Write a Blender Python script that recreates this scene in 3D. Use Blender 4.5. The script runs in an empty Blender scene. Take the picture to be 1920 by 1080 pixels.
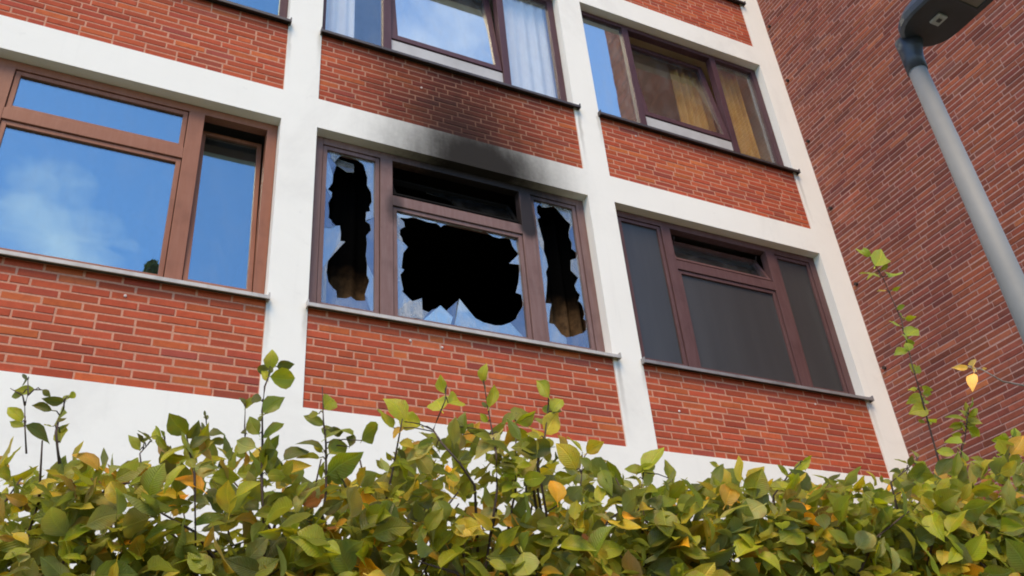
import bpy, bmesh, math, random
from mathutils import Vector, Matrix, noise

scene = bpy.context.scene
COL = scene.collection
rad = math.radians

# ------------------------------------------------------------------ camera
Z0 = 5.10                                   # height of the burnt window's sill above the ground
CAM = Vector((-1.352, -5.602, Z0 - 3.515))
YAW, PITCH, ROLL = rad(-28.718), rad(32.252), rad(-5.286)
_r = Vector((math.cos(YAW), math.sin(YAW), 0))
_f = Vector((-math.sin(YAW) * math.cos(PITCH), math.cos(YAW) * math.cos(PITCH), math.sin(PITCH)))
_u = _r.cross(_f)
_r2 = math.cos(ROLL) * _r + math.sin(ROLL) * _u
_u2 = -math.sin(ROLL) * _r + math.cos(ROLL) * _u
cam_data = bpy.data.cameras.new('camera')
cam_data.sensor_width = 36.0
cam_data.lens = 1678.95 / 1920 * 36
cam_data.clip_start = 0.05
cam_data.clip_end = 2000
cam = bpy.data.objects.new('camera', cam_data)
COL.objects.link(cam)
cam.matrix_world = Matrix(((_r2.x, _u2.x, -_f.x, CAM.x), (_r2.y, _u2.y, -_f.y, CAM.y),
                           (_r2.z, _u2.z, -_f.z, CAM.z), (0, 0, 0, 1)))
scene.camera = cam

# ------------------------------------------------------------------ sky and sun
SUN_FROM = Vector((-0.45, -0.65, 1.15)).normalized()      # direction towards the sun
SUN_EL = math.asin(SUN_FROM.z)
SUN_ROT = math.atan2(SUN_FROM.x, SUN_FROM.y)
world = bpy.data.worlds.new('World')
scene.world = world
world.use_nodes = True
wn = world.node_tree.nodes
wl = world.node_tree.links
wn.clear()
w_out = wn.new('ShaderNodeOutputWorld')
w_bg = wn.new('ShaderNodeBackground')
w_bg.inputs['Strength'].default_value = 0.12
w_sky = wn.new('ShaderNodeTexSky')
w_sky.sky_type = 'NISHITA'
w_sky.sun_disc = False
w_sky.sun_elevation = SUN_EL
w_sky.sun_rotation = SUN_ROT
w_sky.air_density = 1.0
w_sky.dust_density = 0.1
w_sky.ozone_density = 5.0
# scattered white clouds over the whole sky, laid out on a flat cloud deck
w_tc = wn.new('ShaderNodeTexCoord')
w_sep = wn.new('ShaderNodeSeparateXYZ')
wl.new(w_tc.outputs['Generated'], w_sep.inputs[0])
w_add = wn.new('ShaderNodeMath'); w_add.operation = 'ADD'; w_add.inputs[1].default_value = 0.25
w_max = wn.new('ShaderNodeMath'); w_max.operation = 'MAXIMUM'; w_max.inputs[1].default_value = 0.02
wl.new(w_sep.outputs['Z'], w_max.inputs[0]); wl.new(w_max.outputs[0], w_add.inputs[0])
w_dx = wn.new('ShaderNodeMath'); w_dx.operation = 'DIVIDE'
w_dy = wn.new('ShaderNodeMath'); w_dy.operation = 'DIVIDE'
wl.new(w_sep.outputs['X'], w_dx.inputs[0]); wl.new(w_add.outputs[0], w_dx.inputs[1])
wl.new(w_sep.outputs['Y'], w_dy.inputs[0]); wl.new(w_add.outputs[0], w_dy.inputs[1])
w_com = wn.new('ShaderNodeCombineXYZ')
wl.new(w_dx.outputs[0], w_com.inputs[0]); wl.new(w_dy.outputs[0], w_com.inputs[1])
w_com.inputs[2].default_value = 27.56
w_noise = wn.new('ShaderNodeTexNoise')
w_noise.inputs['Scale'].default_value = 2.1
w_noise.inputs['Detail'].default_value = 7
w_noise.inputs['Roughness'].default_value = 0.55
w_noise.inputs['Distortion'].default_value = 0.35
wl.new(w_com.outputs[0], w_noise.inputs['Vector'])
w_ramp = wn.new('ShaderNodeValToRGB')
w_ramp.color_ramp.elements[0].position = 0.575
w_ramp.color_ramp.elements[0].color = (0, 0, 0, 1)
w_ramp.color_ramp.elements[1].position = 0.77
w_ramp.color_ramp.elements[1].color = (0.70, 0.70, 0.70, 1)
wl.new(w_noise.outputs['Fac'], w_ramp.inputs['Fac'])
w_mix = wn.new('ShaderNodeMix'); w_mix.data_type = 'RGBA'
w_mix.inputs['B'].default_value = (8.0, 7.5, 6.9, 1)
wl.new(w_ramp.outputs['Color'], w_mix.inputs['Factor'])
wl.new(w_sky.outputs[0], w_mix.inputs['A'])
wl.new(w_mix.outputs['Result'], w_bg.inputs['Color'])
wl.new(w_bg.outputs[0], w_out.inputs[0])

sun_data = bpy.data.lights.new('sun', 'SUN')
sun_data.energy = 1.5
sun_data.angle = rad(30)
sun_data.color = (1.0, 0.77, 0.49)
sun = bpy.data.objects.new('sun', sun_data)
COL.objects.link(sun)
sun.rotation_euler = (-SUN_FROM).to_track_quat('-Z', 'Y').to_euler()
sun.location = (-6, -8, 20)

vs = scene.view_settings
vs.view_transform = 'Standard'
vs.look = 'None'
vs.exposure = 1.36
vs.gamma = 1.0
vs.use_curve_mapping = False
scene.cycles.max_bounces = 8
scene.cycles.transparent_max_bounces = 16
scene.cycles.use_denoising = True
scene.cycles.filter_width = 1.9

# ------------------------------------------------------------------ helpers
def link(o, parent=None):
    COL.objects.link(o)
    if parent is not None:
        o.parent = parent
    return o

def empty(name, loc=(0, 0, 0), parent=None):
    o = bpy.data.objects.new(name, None)
    o.empty_display_size = 0.1
    o.location = loc
    return link(o, parent)

def tag(o, label=None, cat=None, group=None, kind=None):
    if label: o['label'] = label
    if cat: o['category'] = cat
    if group: o['group'] = group
    if kind: o['kind'] = kind
    return o

def mesh_obj(name, verts, faces, mat, parent=None, smooth=False):
    me = bpy.data.meshes.new(name)
    me.from_pydata(verts, [], faces)
    me.update()
    if mat: me.materials.append(mat)
    if smooth:
        for p in me.polygons: p.use_smooth = True
    return link(bpy.data.objects.new(name, me), parent)

def bm_obj(name, bm, mat, parent=None, smooth=False):
    me = bpy.data.meshes.new(name)
    bm.to_mesh(me); bm.free()
    if mat: me.materials.append(mat)
    if smooth:
        for p in me.polygons: p.use_smooth = True
    return link(bpy.data.objects.new(name, me), parent)

def add_box(bm, x0, x1, y0, y1, z0, z1, bevel=0.0):
    vs_ = [bm.verts.new(c) for c in ((x0, y0, z0), (x1, y0, z0), (x1, y1, z0), (x0, y1, z0),
                                     (x0, y0, z1), (x1, y0, z1), (x1, y1, z1), (x0, y1, z1))]
    fs = [bm.faces.new([vs_[i] for i in f]) for f in ((0, 3, 2, 1), (4, 5, 6, 7), (0, 1, 5, 4),
                                                      (1, 2, 6, 5), (2, 3, 7, 6), (3, 0, 4, 7))]
    if bevel > 0:
        es = list({e for f in fs for e in f.edges})
        bmesh.ops.bevel(bm, geom=es, offset=bevel, segments=2, affect='EDGES', profile=0.6)

def box(name, x0, x1, y0, y1, z0, z1, mat, parent=None, bevel=0.0):
    bm = bmesh.new()
    add_box(bm, x0, x1, y0, y1, z0, z1, bevel)
    return bm_obj(name, bm, mat, parent)

def tube_geo(pts, radii, sides, verts, faces, cap=True):
    pts = [Vector(p) for p in pts]
    base = len(verts)
    for i, p in enumerate(pts):
        a = pts[max(i - 1, 0)]; b = pts[min(i + 1, len(pts) - 1)]
        t = (b - a).normalized()
        x = t.orthogonal().normalized() if abs(t.z) > 0.98 else t.cross(Vector((0, 0, 1))).normalized()
        y = t.cross(x).normalized()
        for k in range(sides):
            an = 2 * math.pi * k / sides
            q = p + radii[i] * (math.cos(an) * x + math.sin(an) * y)
            verts.append(q[:])
    for i in range(len(pts) - 1):
        for k in range(sides):
            k2 = (k + 1) % sides
            faces.append((base + i * sides + k, base + i * sides + k2, base + (i + 1) * sides + k2, base + (i + 1) * sides + k))
    if cap:
        faces.append(tuple(base + k for k in range(sides))[::-1])
        faces.append(tuple(base + (len(pts) - 1) * sides + k for k in range(sides)))

def tube(name, pts, radii, sides, mat, parent=None, smooth=True):
    v, f = [], []
    tube_geo(pts, radii, sides, v, f)
    return mesh_obj(name, v, f, mat, parent, smooth)

def in_view(p, margin=0):
    d = Vector(p) - CAM
    c = (d.dot(_r2), d.dot(_u2), d.dot(_f))
    if c[2] < 0.1: return False
    x = 960 + 1678.95 * c[0] / c[2]; y = 540 - 1678.95 * c[1] / c[2]
    return -margin < x < 1920 + margin and -margin < y < 1080 + margin

# ------------------------------------------------------------------ materials
class N:
    """small wrapper for building node trees"""
    def __init__(self, name):
        self.m = bpy.data.materials.new(name)
        self.m.use_nodes = True
        self.t = self.m.node_tree
        self.t.nodes.clear()
        self.out = self.t.nodes.new('ShaderNodeOutputMaterial')
    def n(self, kind, **kw):
        nd = self.t.nodes.new(kind)
        for k, v in kw.items():
            if hasattr(nd, k) and not k[0].isupper(): setattr(nd, k, v)
            else: nd.inputs[k].default_value = v
        return nd
    def l(self, a, b): self.t.links.new(a, b)
    def math(self, op, a, b=None, c=None, clamp=False):
        nd = self.t.nodes.new('ShaderNodeMath'); nd.operation = op; nd.use_clamp = clamp
        for i, v in enumerate((a, b, c)):
            if v is None: continue
            if isinstance(v, (int, float)): nd.inputs[i].default_value = v
            else: self.l(v, nd.inputs[i])
        return nd.outputs[0]
    def mix(self, fac, a, b, mode='MIX'):
        nd = self.t.nodes.new('ShaderNodeMix'); nd.data_type = 'RGBA'; nd.blend_type = mode
        for key, v in (('Factor', fac), ('A', a), ('B', b)):
            if isinstance(v, (int, float)): nd.inputs[key].default_value = v
            elif isinstance(v, tuple): nd.inputs[key].default_value = v if len(v) == 4 else v + (1,)
            else: self.l(v, nd.inputs[key])
        return nd.outputs['Result']
    def noise(self, vec, scale, detail=4, rough=0.5, out='Fac', dist=0.0):
        nd = self.n('ShaderNodeTexNoise', Scale=scale, Detail=detail, Roughness=rough, Distortion=dist)
        if vec is not None: self.l(vec, nd.inputs['Vector'])
        return nd.outputs[out]
    def smooth(self, v, lo, hi, to0=0.0, to1=1.0):
        nd = self.t.nodes.new('ShaderNodeMapRange'); nd.interpolation_type = 'SMOOTHSTEP'
        self.l(v, nd.inputs['Value'])
        for k, x in (('From Min', lo), ('From Max', hi), ('To Min', to0), ('To Max', to1)): nd.inputs[k].default_value = x
        return nd.outputs['Result']
    def bump(self, h, strength, dist):
        nd = self.n('ShaderNodeBump', Strength=strength, Distance=dist)
        self.l(h, nd.inputs['Height']); return nd.outputs['Normal']
    def principled(self, col, rough=0.6, normal=None, **kw):
        p = self.t.nodes.new('ShaderNodeBsdfPrincipled')
        if isinstance(col, tuple): p.inputs['Base Color'].default_value = col + (1,)
        else: self.l(col, p.inputs['Base Color'])
        if isinstance(rough, (int, float)): p.inputs['Roughness'].default_value = rough
        else: self.l(rough, p.inputs['Roughness'])
        if normal is not None: self.l(normal, p.inputs['Normal'])
        for k, v in kw.items(): p.inputs[k.replace('_', ' ')].default_value = v
        return p.outputs[0]
    def finish(self, sh):
        self.l(sh, self.out.inputs['Surface']); return self.m

def soot_mask(b, pos, cx, cz, rx, rzu, rzd, lo=0.35, hi=1.1, amp=0.5):
    """a smoke stain: an uneven ellipse with centre (cx, cz) on the facade"""
    sep = b.n('ShaderNodeSeparateXYZ'); b.l(pos, sep.inputs[0])
    dx = b.math('DIVIDE', b.math('SUBTRACT', sep.outputs[0], cx), rx)
    dz = b.math('SUBTRACT', sep.outputs[2], cz + Z0)
    up = b.math('DIVIDE', b.math('MAXIMUM', dz, 0.0), rzu)
    dn = b.math('DIVIDE', b.math('MINIMUM', dz, 0.0), rzd)
    r2 = b.math('ADD', b.math('MULTIPLY', dx, dx), b.math('ADD', b.math('MULTIPLY', up, up), b.math('MULTIPLY', dn, dn)))
    d = b.math('SQRT', r2)
    nz = b.noise(pos, 2.6, 4, 0.55, dist=0.3)
    d = b.math('ADD', d, b.math('MULTIPLY', b.math('SUBTRACT', nz, 0.5), amp))
    mp = b.n('ShaderNodeMapping'); mp.inputs['Scale'].default_value = (7, 7, 1.1); b.l(pos, mp.inputs['Vector'])
    d = b.math('ADD', d, b.math('MULTIPLY', b.math('SUBTRACT', b.noise(mp.outputs[0], 1.0, 5, 0.65), 0.5), amp * 1.1))
    d = b.math('ADD', d, b.math('MULTIPLY', b.math('SUBTRACT', b.noise(pos, 24, 5, 0.7), 0.5), amp * 0.7))
    return b.math('SUBTRACT', 1.0, b.smooth(d, lo, hi))

def mat_plaster():
    b = N('white_plaster')
    g = b.n('ShaderNodeNewGeometry'); pos = g.outputs['Position']
    big = b.noise(pos, 1.3, 5, 0.6)
    fine = b.noise(pos, 45, 4, 0.6)
    st = b.n('ShaderNodeMapping'); st.inputs['Scale'].default_value = (14, 14, 0.8)
    b.l(pos, st.inputs['Vector'])
    streak = b.noise(st.outputs[0], 1.0, 4, 0.6)
    col = b.mix(b.smooth(big, 0.35, 0.7, 0, 0.35), (0.83, 0.795, 0.72), (0.765, 0.73, 0.66))
    col = b.mix(b.smooth(streak, 0.55, 0.8, 0, 0.10), col, (0.52, 0.49, 0.45))
    col = b.mix(b.smooth(fine, 0.62, 0.8, 0, 0.18), col, (0.55, 0.52, 0.48))
    col = b.mix(b.smooth(b.noise(pos, 0.55, 6, 0.7, dist=0.6), 0.48, 0.72, 0, 0.40), col, (0.62, 0.585, 0.53))
    col = b.mix(b.smooth(b.noise(pos, 7, 6, 0.7), 0.60, 0.78, 0, 0.30), col, (0.58, 0.55, 0.50))
    # rain runs below the ends of the sills
    sp = b.n('ShaderNodeSeparateXYZ'); b.l(pos, sp.inputs[0])
    wob = b.math('MULTIPLY', b.math('SUBTRACT', b.noise(pos, 6, 3, 0.6), 0.5), 0.05)
    for sx, sz, ln in ((2.675, 0, 0.75), (5.61, 0, 0.6), (2.68, 2.903, 0.9), (5.615, 2.903, 0.8), (-0.285, 0, 0.6), (-0.015, 0, 0.4), (-0.29, 2.903, 0.7), (2.925, 0, 0.35), (2.922, 2.903, 0.5), (-0.012, 2.903, 0.5)):
        dx = b.math('ABSOLUTE', b.math('ADD', b.math('SUBTRACT', sp.outputs[0], sx), wob))
        across = b.math('SUBTRACT', 1.0, b.smooth(dx, 0.004, 0.035))
        dz = b.math('SUBTRACT', Z0 + sz, sp.outputs[2])
        along = b.math('MULTIPLY', b.smooth(dz, 0.0, 0.04), b.math('SUBTRACT', 1.0, b.smooth(dz, 0.1, ln)))
        col = b.mix(b.math('MULTIPLY', b.math('MULTIPLY', across, along), b.smooth(streak, 0.3, 0.7, 0.25, 0.6)), col, (0.30, 0.26, 0.22))
    soot = soot_mask(b, pos, 1.50, 1.80, 1.22, 0.95, 0.6, 0.22, 1.10, 0.17)
    col = b.mix(b.math('MULTIPLY', soot, 0.985), col, (0.013, 0.0105, 0.009))
    nrm = b.bump(b.math('ADD', b.math('MULTIPLY', fine, 0.5), b.noise(pos, 160, 3, 0.6)), 0.35, 0.004)
    return b.finish(b.principled(col, 0.9, nrm, Specular_IOR_Level=0.1))

def mat_brick(name, per_object, soot, dark=False):
    b = N(name)
    g = b.n('ShaderNodeNewGeometry'); pos = g.outputs['Position']
    if per_object:
        oi = b.n('ShaderNodeObjectInfo'); base = oi.outputs['Color']
    else:
        at = b.n('ShaderNodeAttribute', attribute_name='tint'); base = at.outputs['Color']
    n1 = b.noise(pos, 18, 5, 0.65)
    n2 = b.noise(pos, 90, 4, 0.65)
    col = b.mix(b.smooth(n1, 0.35, 0.8, 0, 0.45), base, (0.08, 0.03, 0.024) if dark else (0.24, 0.050, 0.026))
    col = b.mix(b.smooth(n2, 0.58, 0.78, 0, 0.25), col, (0.30, 0.15, 0.11) if dark else (0.56, 0.19, 0.085))
    col = b.mix(b.smooth(n2, 0.40, 0.20, 0, 0.35), col, (0.03, 0.016, 0.015))
    if soot:
        s = soot_mask(b, pos, 1.36, 1.98, 1.55, 2.2, 0.55, 0.08, 1.08, 0.2)
        col = b.mix(b.math('MULTIPLY', s, 0.93), col, (0.012, 0.010, 0.010))
    nrm = b.bump(b.math('ADD', b.math('MULTIPLY', n1, 0.7), n2), 0.55, 0.004)
    return b.finish(b.principled(col, 0.88, nrm, Specular_IOR_Level=0.12))

def mat_mortar(name, colr, soot):
    b = N(name)
    g = b.n('ShaderNodeNewGeometry'); pos = g.outputs['Position']
    n1 = b.noise(pos, 60, 4, 0.6)
    n0 = b.noise(pos, 3, 4, 0.6)
    col = b.mix(b.smooth(n1, 0.35, 0.7), tuple(c * 0.78 for c in colr), colr)
    col = b.mix(b.smooth(n0, 0.45, 0.7, 0, 0.4), col, tuple(c * 0.6 for c in colr))
    if soot:
        s = soot_mask(b, pos, 1.36, 1.98, 1.60, 1.8, 0.55, -0.1, 1.05, 0.2)
        col = b.mix(b.math('MULTIPLY', s, 0.97), col, (0.016, 0.012, 0.011))
    return b.finish(b.principled(col, 0.95, b.bump(n1, 0.6, 0.004), Specular_IOR_Level=0.1))

def mat_frame(name, colr, worn, rough=0.5, soot=False):
    b = N(name)
    g = b.n('ShaderNodeNewGeometry'); pos = g.outputs['Position']
    st = b.n('ShaderNodeMapping'); st.inputs['Scale'].default_value = (30, 30, 3)
    b.l(pos, st.inputs['Vector'])
    grain = b.noise(st.outputs[0], 1.0, 5, 0.6)
    blot = b.noise(pos, 5, 4, 0.6)
    col = b.mix(b.smooth(grain, 0.35, 0.75, 0, 0.6), colr, worn)
    col = b.mix(b.smooth(blot, 0.45, 0.75, 0, 0.35), col, tuple(c * 0.55 for c in colr))
    if soot:
        s = soot_mask(b, pos, 1.55, 1.78, 1.15, 0.6, 0.40, 0.40, 1.05, 0.45)
        s2 = soot_mask(b, pos, 2.0, 1.30, 0.12, 0.7, 0.16, 0.5, 1.1, 0.2)
        s3 = soot_mask(b, pos, 0.72, 1.17, 0.11, 0.25, 0.2, 0.3, 1.1, 0.3)
        s = b.math('MAXIMUM', s, b.math('MAXIMUM', s2, b.math('MULTIPLY', s3, 0.75)))
        col = b.mix(b.math('MULTIPLY', s, 0.93), col, (0.010, 0.009, 0.009))
    return b.finish(b.principled(col, rough, b.bump(grain, 0.2, 0.002), Specular_IOR_Level=0.22))

def mat_glass(name, f0=0.085, tint=(0.86, 0.9, 0.88), grime=0.04, wav=0.014, rough=0.0, coat=(0.62, 0.88, 1.0)):
    b = N(name)
    g = b.n('ShaderNodeNewGeometry'); pos = g.outputs['Position']
    nrm = b.bump(b.noise(pos, 1.6, 2, 0.5), wav, 0.2)
    lw = b.n('ShaderNodeLayerWeight', Blend=0.5)
    sch = b.math('ADD', b.math('MULTIPLY', b.math('POWER', lw.outputs['Facing'], 5.0), 1 - f0), f0)
    tr = b.n('ShaderNodeBsdfTransparent'); tr.inputs[0].default_value = tint + (1,)
    gl = b.n('ShaderNodeBsdfGlossy'); gl.inputs['Roughness'].default_value = rough; gl.inputs['Color'].default_value = coat + (1,)
    b.l(nrm, gl.inputs['Normal'])
    m1 = b.n('ShaderNodeMixShader'); b.l(sch, m1.inputs[0]); b.l(tr.outputs[0], m1.inputs[1]); b.l(gl.outputs[0], m1.inputs[2])
    df = b.n('ShaderNodeBsdfDiffuse'); df.inputs[0].default_value = (0.5, 0.5, 0.48, 1)
    mg = b.n('ShaderNodeMapping'); mg.inputs['Scale'].default_value = (5, 5, 1.6); b.l(pos, mg.inputs['Vector'])
    gn = b.noise(mg.outputs[0], 1.8, 6, 0.7, dist=0.5)
    m2 = b.n('ShaderNodeMixShader'); b.l(b.smooth(gn, 0.4, 0.8, grime * 0.3, grime * 1.6), m2.inputs[0])
    b.l(m1.outputs[0], m2.inputs[1]); b.l(df.outputs[0], m2.inputs[2])
    return b.finish(m2.outputs[0])

def mat_simple(name, c1, c2=None, rough=0.7, scale=6.0, bump=0.2, bdist=0.003, **kw):
    b = N(name)
    g = b.n('ShaderNodeNewGeometry'); pos = g.outputs['Position']
    n1 = b.noise(pos, scale, 5, 0.6)
    c2 = c2 or tuple(c * 0.7 for c in c1)
    col = b.mix(b.smooth(n1, 0.35, 0.7), c1, c2)
    return b.finish(b.principled(col, rough, b.bump(b.noise(pos, scale * 8, 3, 0.6), bump, bdist), **kw))

def mat_cloth(name, c1, c2, sheer=0.25):
    b = N(name)
    g = b.n('ShaderNodeNewGeometry'); pos = g.outputs['Position']
    n1 = b.noise(pos, 5, 4, 0.6)
    col = b.mix(b.smooth(n1, 0.35, 0.7), c1, c2)
    d = b.n('ShaderNodeBsdfDiffuse'); b.l(col, d.inputs[0])
    t = b.n('ShaderNodeBsdfTranslucent'); b.l(col, t.inputs[0])
    m = b.n('ShaderNodeMixShader'); m.inputs[0].default_value = sheer
    b.l(d.outputs[0], m.inputs[1]); b.l(t.outputs[0], m.inputs[2])
    return b.finish(m.outputs[0])

def mat_leaf(name, per_object):
    b = N(name)
    g = b.n('ShaderNodeNewGeometry'); pos = g.outputs['Position']
    if per_object:
        oi = b.n('ShaderNodeObjectInfo'); base = oi.outputs['Color']
    else:
        at = b.n('ShaderNodeAttribute', attribute_name='tint'); base = at.outputs['Color']
    nz = b.noise(pos, 55, 4, 0.6)
    n2 = b.noise(pos, 260, 3, 0.6)
    col = b.mix(b.smooth(nz, 0.40, 0.72, 0, 0.55), base, b.mix(1.0, base, (1.35, 0.95, 0.55), 'MULTIPLY'))
    col = b.mix(b.smooth(n2, 0.62, 0.75, 0, 0.5), col, (0.09, 0.05, 0.02))
    lc = b.n('ShaderNodeAttribute', attribute_name='leaf_pos')
    sp = b.n('ShaderNodeSeparateXYZ'); b.l(lc.outputs['Vector'], sp.inputs[0])
    au = b.math('ABSOLUTE', sp.outputs[0])
    ph = b.math('MULTIPLY', b.math('SUBTRACT', sp.outputs[1], b.math('MULTIPLY', au, 0.75)), 44.0)
    side = b.math('POWER', b.math('ABSOLUTE', b.math('COSINE', ph)), 9.0)
    midr = b.math('SUBTRACT', 1.0, b.smooth(au, 0.008, 0.030))
    edge = b.smooth(au, 0.12, 0.32)
    vein = b.math('MAXIMUM', b.math('MULTIPLY', side, 0.55), midr)
    col = b.mix(b.math('MULTIPLY', edge, b.smooth(nz, 0.45, 0.65, 0, 0.5)), col, (0.20, 0.11, 0.02))
    col = b.mix(b.math('MULTIPLY', vein, 0.5), col, b.mix(1.0, col, (1.5, 1.5, 1.6), 'MULTIPLY'))
    back = b.mix(0.45, col, (0.26, 0.29, 0.12))
    col = b.mix(g.outputs['Backfacing'], col, back)
    nrm = b.bump(b.math('ADD', b.math('MULTIPLY', vein, -0.8), nz), 0.6, 0.003)
    p = b.principled(col, 0.40, nrm, Specular_IOR_Level=0.5)
    t = b.n('ShaderNodeBsdfTranslucent')
    b.l(b.mix(1.0, col, (1.2, 1.25, 0.55), 'MULTIPLY'), t.inputs[0])
    m = b.n('ShaderNodeMixShader'); m.inputs[0].default_value = 0.42
    b.l(p, m.inputs[1]); b.l(t.outputs[0], m.inputs[2])
    return b.finish(m.outputs[0])

M = {}
M['plaster'] = mat_plaster()
M['brick'] = mat_brick('red_brick', True, True)
M['brick_mass'] = mat_brick('red_brick_mass', False, True)
M['brick_dark'] = mat_brick('dark_brick', True, False, True)
M['brick_dark_mass'] = mat_brick('dark_brick_mass', False, False, True)
M['mortar'] = mat_mortar('pink_mortar', (0.60, 0.285, 0.185), True)
M['mortar_dark'] = mat_mortar('greyish_pink_mortar', (0.50, 0.30, 0.25), False)
M['frame_warm'] = mat_frame('brown_painted_frame', (0.255, 0.098, 0.056), (0.30, 0.130, 0.082), 0.5)
M['frame_burnt'] = mat_frame('scorched_brown_frame', (0.175, 0.098, 0.085), (0.23, 0.15, 0.135), 0.55, True)
M['frame_plum'] = mat_frame('plum_brown_frame', (0.075, 0.034, 0.040), (0.10, 0.05, 0.058), 0.45)
M['frame_dull'] = mat_frame('dull_brown_frame', (0.105, 0.050, 0.047), (0.14, 0.078, 0.073), 0.5)
M['panel'] = mat_simple('pale_panel', (0.46, 0.44, 0.42), (0.38, 0.36, 0.34), 0.5, 3, 0.1)
M['glass'] = mat_glass('window_glass', 0.29, grime=0.03)
M['glass_pale'] = mat_glass('window_glass_pale', 0.14, (0.96, 0.97, 0.97), grime=0.04, coat=(0.9, 0.97, 1.0))
M['glass_sash'] = mat_glass('window_glass_sash', 0.55, grime=0.10, wav=0.004, coat=(0.92, 1.0, 1.0))
M['glass_clear'] = mat_glass('window_glass_clear', 0.13, (0.96, 0.96, 0.95), coat=(0.95, 0.97, 1.0))
M['glass_broken'] = mat_glass('broken_glass', 0.27, (0.80, 0.84, 0.83), 0.28, 0.02, coat=(0.80, 0.93, 1.0))
M['glass_broken_pale'] = mat_glass('broken_glass_frosted', 0.16, (0.7, 0.74, 0.74), 0.55, 0.02, 0.05, coat=(0.9, 0.96, 1.0))
M['glass_broken_dim'] = mat_glass('broken_glass_smoked', 0.20, (0.6, 0.62, 0.62), 0.12, 0.03, coat=(0.7, 0.8, 0.95))
M['glass_sooty'] = mat_glass('sooty_glass', 0.06, (0.5, 0.5, 0.5), 0.30, 0.02)
M['glass_edge'] = mat_simple('glass_edge', (0.62, 0.70, 0.68), None, 0.25, 20)
M['glass_black'] = mat_glass('blackened_glass', 0.022, (0.12, 0.12, 0.12), 0.02, 0.02)
def mat_film():
    b = N('grey_film')
    g = b.n('ShaderNodeNewGeometry'); pos = g.outputs['Position']
    mp = b.n('ShaderNodeMapping'); mp.inputs['Scale'].default_value = (5.5, 5.5, 0.55); mp.inputs['Rotation'].default_value = (0, 0.12, 0)
    b.l(pos, mp.inputs['Vector'])
    f = b.noise(mp.outputs[0], 1.0, 4, 0.55)
    col = b.mix(b.smooth(f, 0.35, 0.75), (0.038, 0.038, 0.0375), (0.048, 0.048, 0.047))
    return b.finish(b.principled(col, 0.36, b.bump(f, 0.04, 0.02)))
M['film'] = mat_film()
M['sill_pale'] = mat_simple('pale_metal_sill', (0.50, 0.46, 0.42), (0.38, 0.35, 0.32), 0.45, 8, 0.15)
M['sill_soiled_shaded'] = mat_simple('soiled_shaded_metal_sill', (0.060, 0.045, 0.042), (0.035, 0.028, 0.028), 0.5, 8, 0.15)  # upper sills: dirt and shade are both put into this metal colour
M['sill_grey'] = mat_simple('grey_metal_sill', (0.24, 0.22, 0.215), (0.17, 0.155, 0.15), 0.45, 8, 0.15)
M['char'] = mat_simple('charred_room', (0.010, 0.009, 0.009), (0.006, 0.006, 0.006), 0.95, 4, 0.4, 0.02, Specular_IOR_Level=0.05)
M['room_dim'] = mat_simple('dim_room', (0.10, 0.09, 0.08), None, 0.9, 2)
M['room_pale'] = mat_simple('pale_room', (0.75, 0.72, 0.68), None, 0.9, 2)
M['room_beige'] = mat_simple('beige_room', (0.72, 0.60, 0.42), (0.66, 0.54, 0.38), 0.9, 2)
M['lamp_grey'] = mat_simple('galvanised_pole', (0.225, 0.222, 0.208), (0.20, 0.198, 0.186), 0.62, 5, 0.05, 0.002)
M['lamp_dark'] = mat_simple('dark_lamp_housing', (0.030, 0.034, 0.044), (0.022, 0.025, 0.032), 0.42, 9, 0.1)
M['lamp_lens'] = mat_simple('lamp_lens', (0.17, 0.15, 0.13), (0.13, 0.115, 0.10), 0.2, 5, 0.0)
M['lamp_chrome'] = mat_simple('lamp_sensor', (0.45, 0.45, 0.45), None, 0.3, 8, 0.05)
M['rust'] = mat_simple('rusty_iron', (0.055, 0.030, 0.022), (0.025, 0.016, 0.014), 0.85, 40, 0.5)
M['plug'] = mat_simple('pale_plug', (0.75, 0.62, 0.55), None, 0.8, 30)
M['bark'] = mat_simple('twig_bark', (0.090, 0.055, 0.038), (0.045, 0.028, 0.020), 0.85, 40, 0.5)
M['twig_pale'] = mat_simple('dry_twig', (0.30, 0.25, 0.21), (0.2, 0.16, 0.13), 0.85, 40, 0.5)
M['leaf'] = mat_leaf('leaf', True)
M['leaf_mass'] = mat_leaf('leaf_mass', False)
M['yellow_cloth'] = mat_cloth('yellow_curtain', (0.78, 0.50, 0.14), (0.66, 0.39, 0.10), 0.35)
M['net_cloth'] = mat_cloth('white_net', (0.90, 0.88, 0.86), (0.86, 0.84, 0.83), 0.12)
def mat_scorched():
    b = N('scorched_cloth')
    g = b.n('ShaderNodeNewGeometry'); pos = g.outputs['Position']
    sep = b.n('ShaderNodeSeparateXYZ'); b.l(pos, sep.inputs[0])
    n1 = b.noise(pos, 3.0, 4, 0.6)
    h = b.math('ADD', sep.outputs[2], b.math('MULTIPLY', b.math('SUBTRACT', n1, 0.5), 0.4))
    h = b.math('ADD', h, b.math('MULTIPLY', b.math('LESS_THAN', sep.outputs[0], 1.3), 0.17))
    n2 = b.noise(pos, 14, 4, 0.6)
    col = b.mix(b.smooth(n2, 0.35, 0.7), (0.13, 0.075, 0.036), (0.06, 0.036, 0.02))
    col = b.mix(b.smooth(h, Z0 + 0.38, Z0 + 0.82), col, (0.002, 0.002, 0.002))
    return b.finish(b.principled(col, 0.95, b.bump(n2, 0.4, 0.01), Specular_IOR_Level=0.0))
M['brown_cloth'] = mat_scorched()
M['grey_cloth'] = mat_cloth('grey_cloth', (0.10, 0.10, 0.10), (0.07, 0.07, 0.07), 0.2)
M['wood'] = mat_simple('brown_wood', (0.20, 0.10, 0.05), (0.14, 0.065, 0.03), 0.6, 3)
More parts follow.
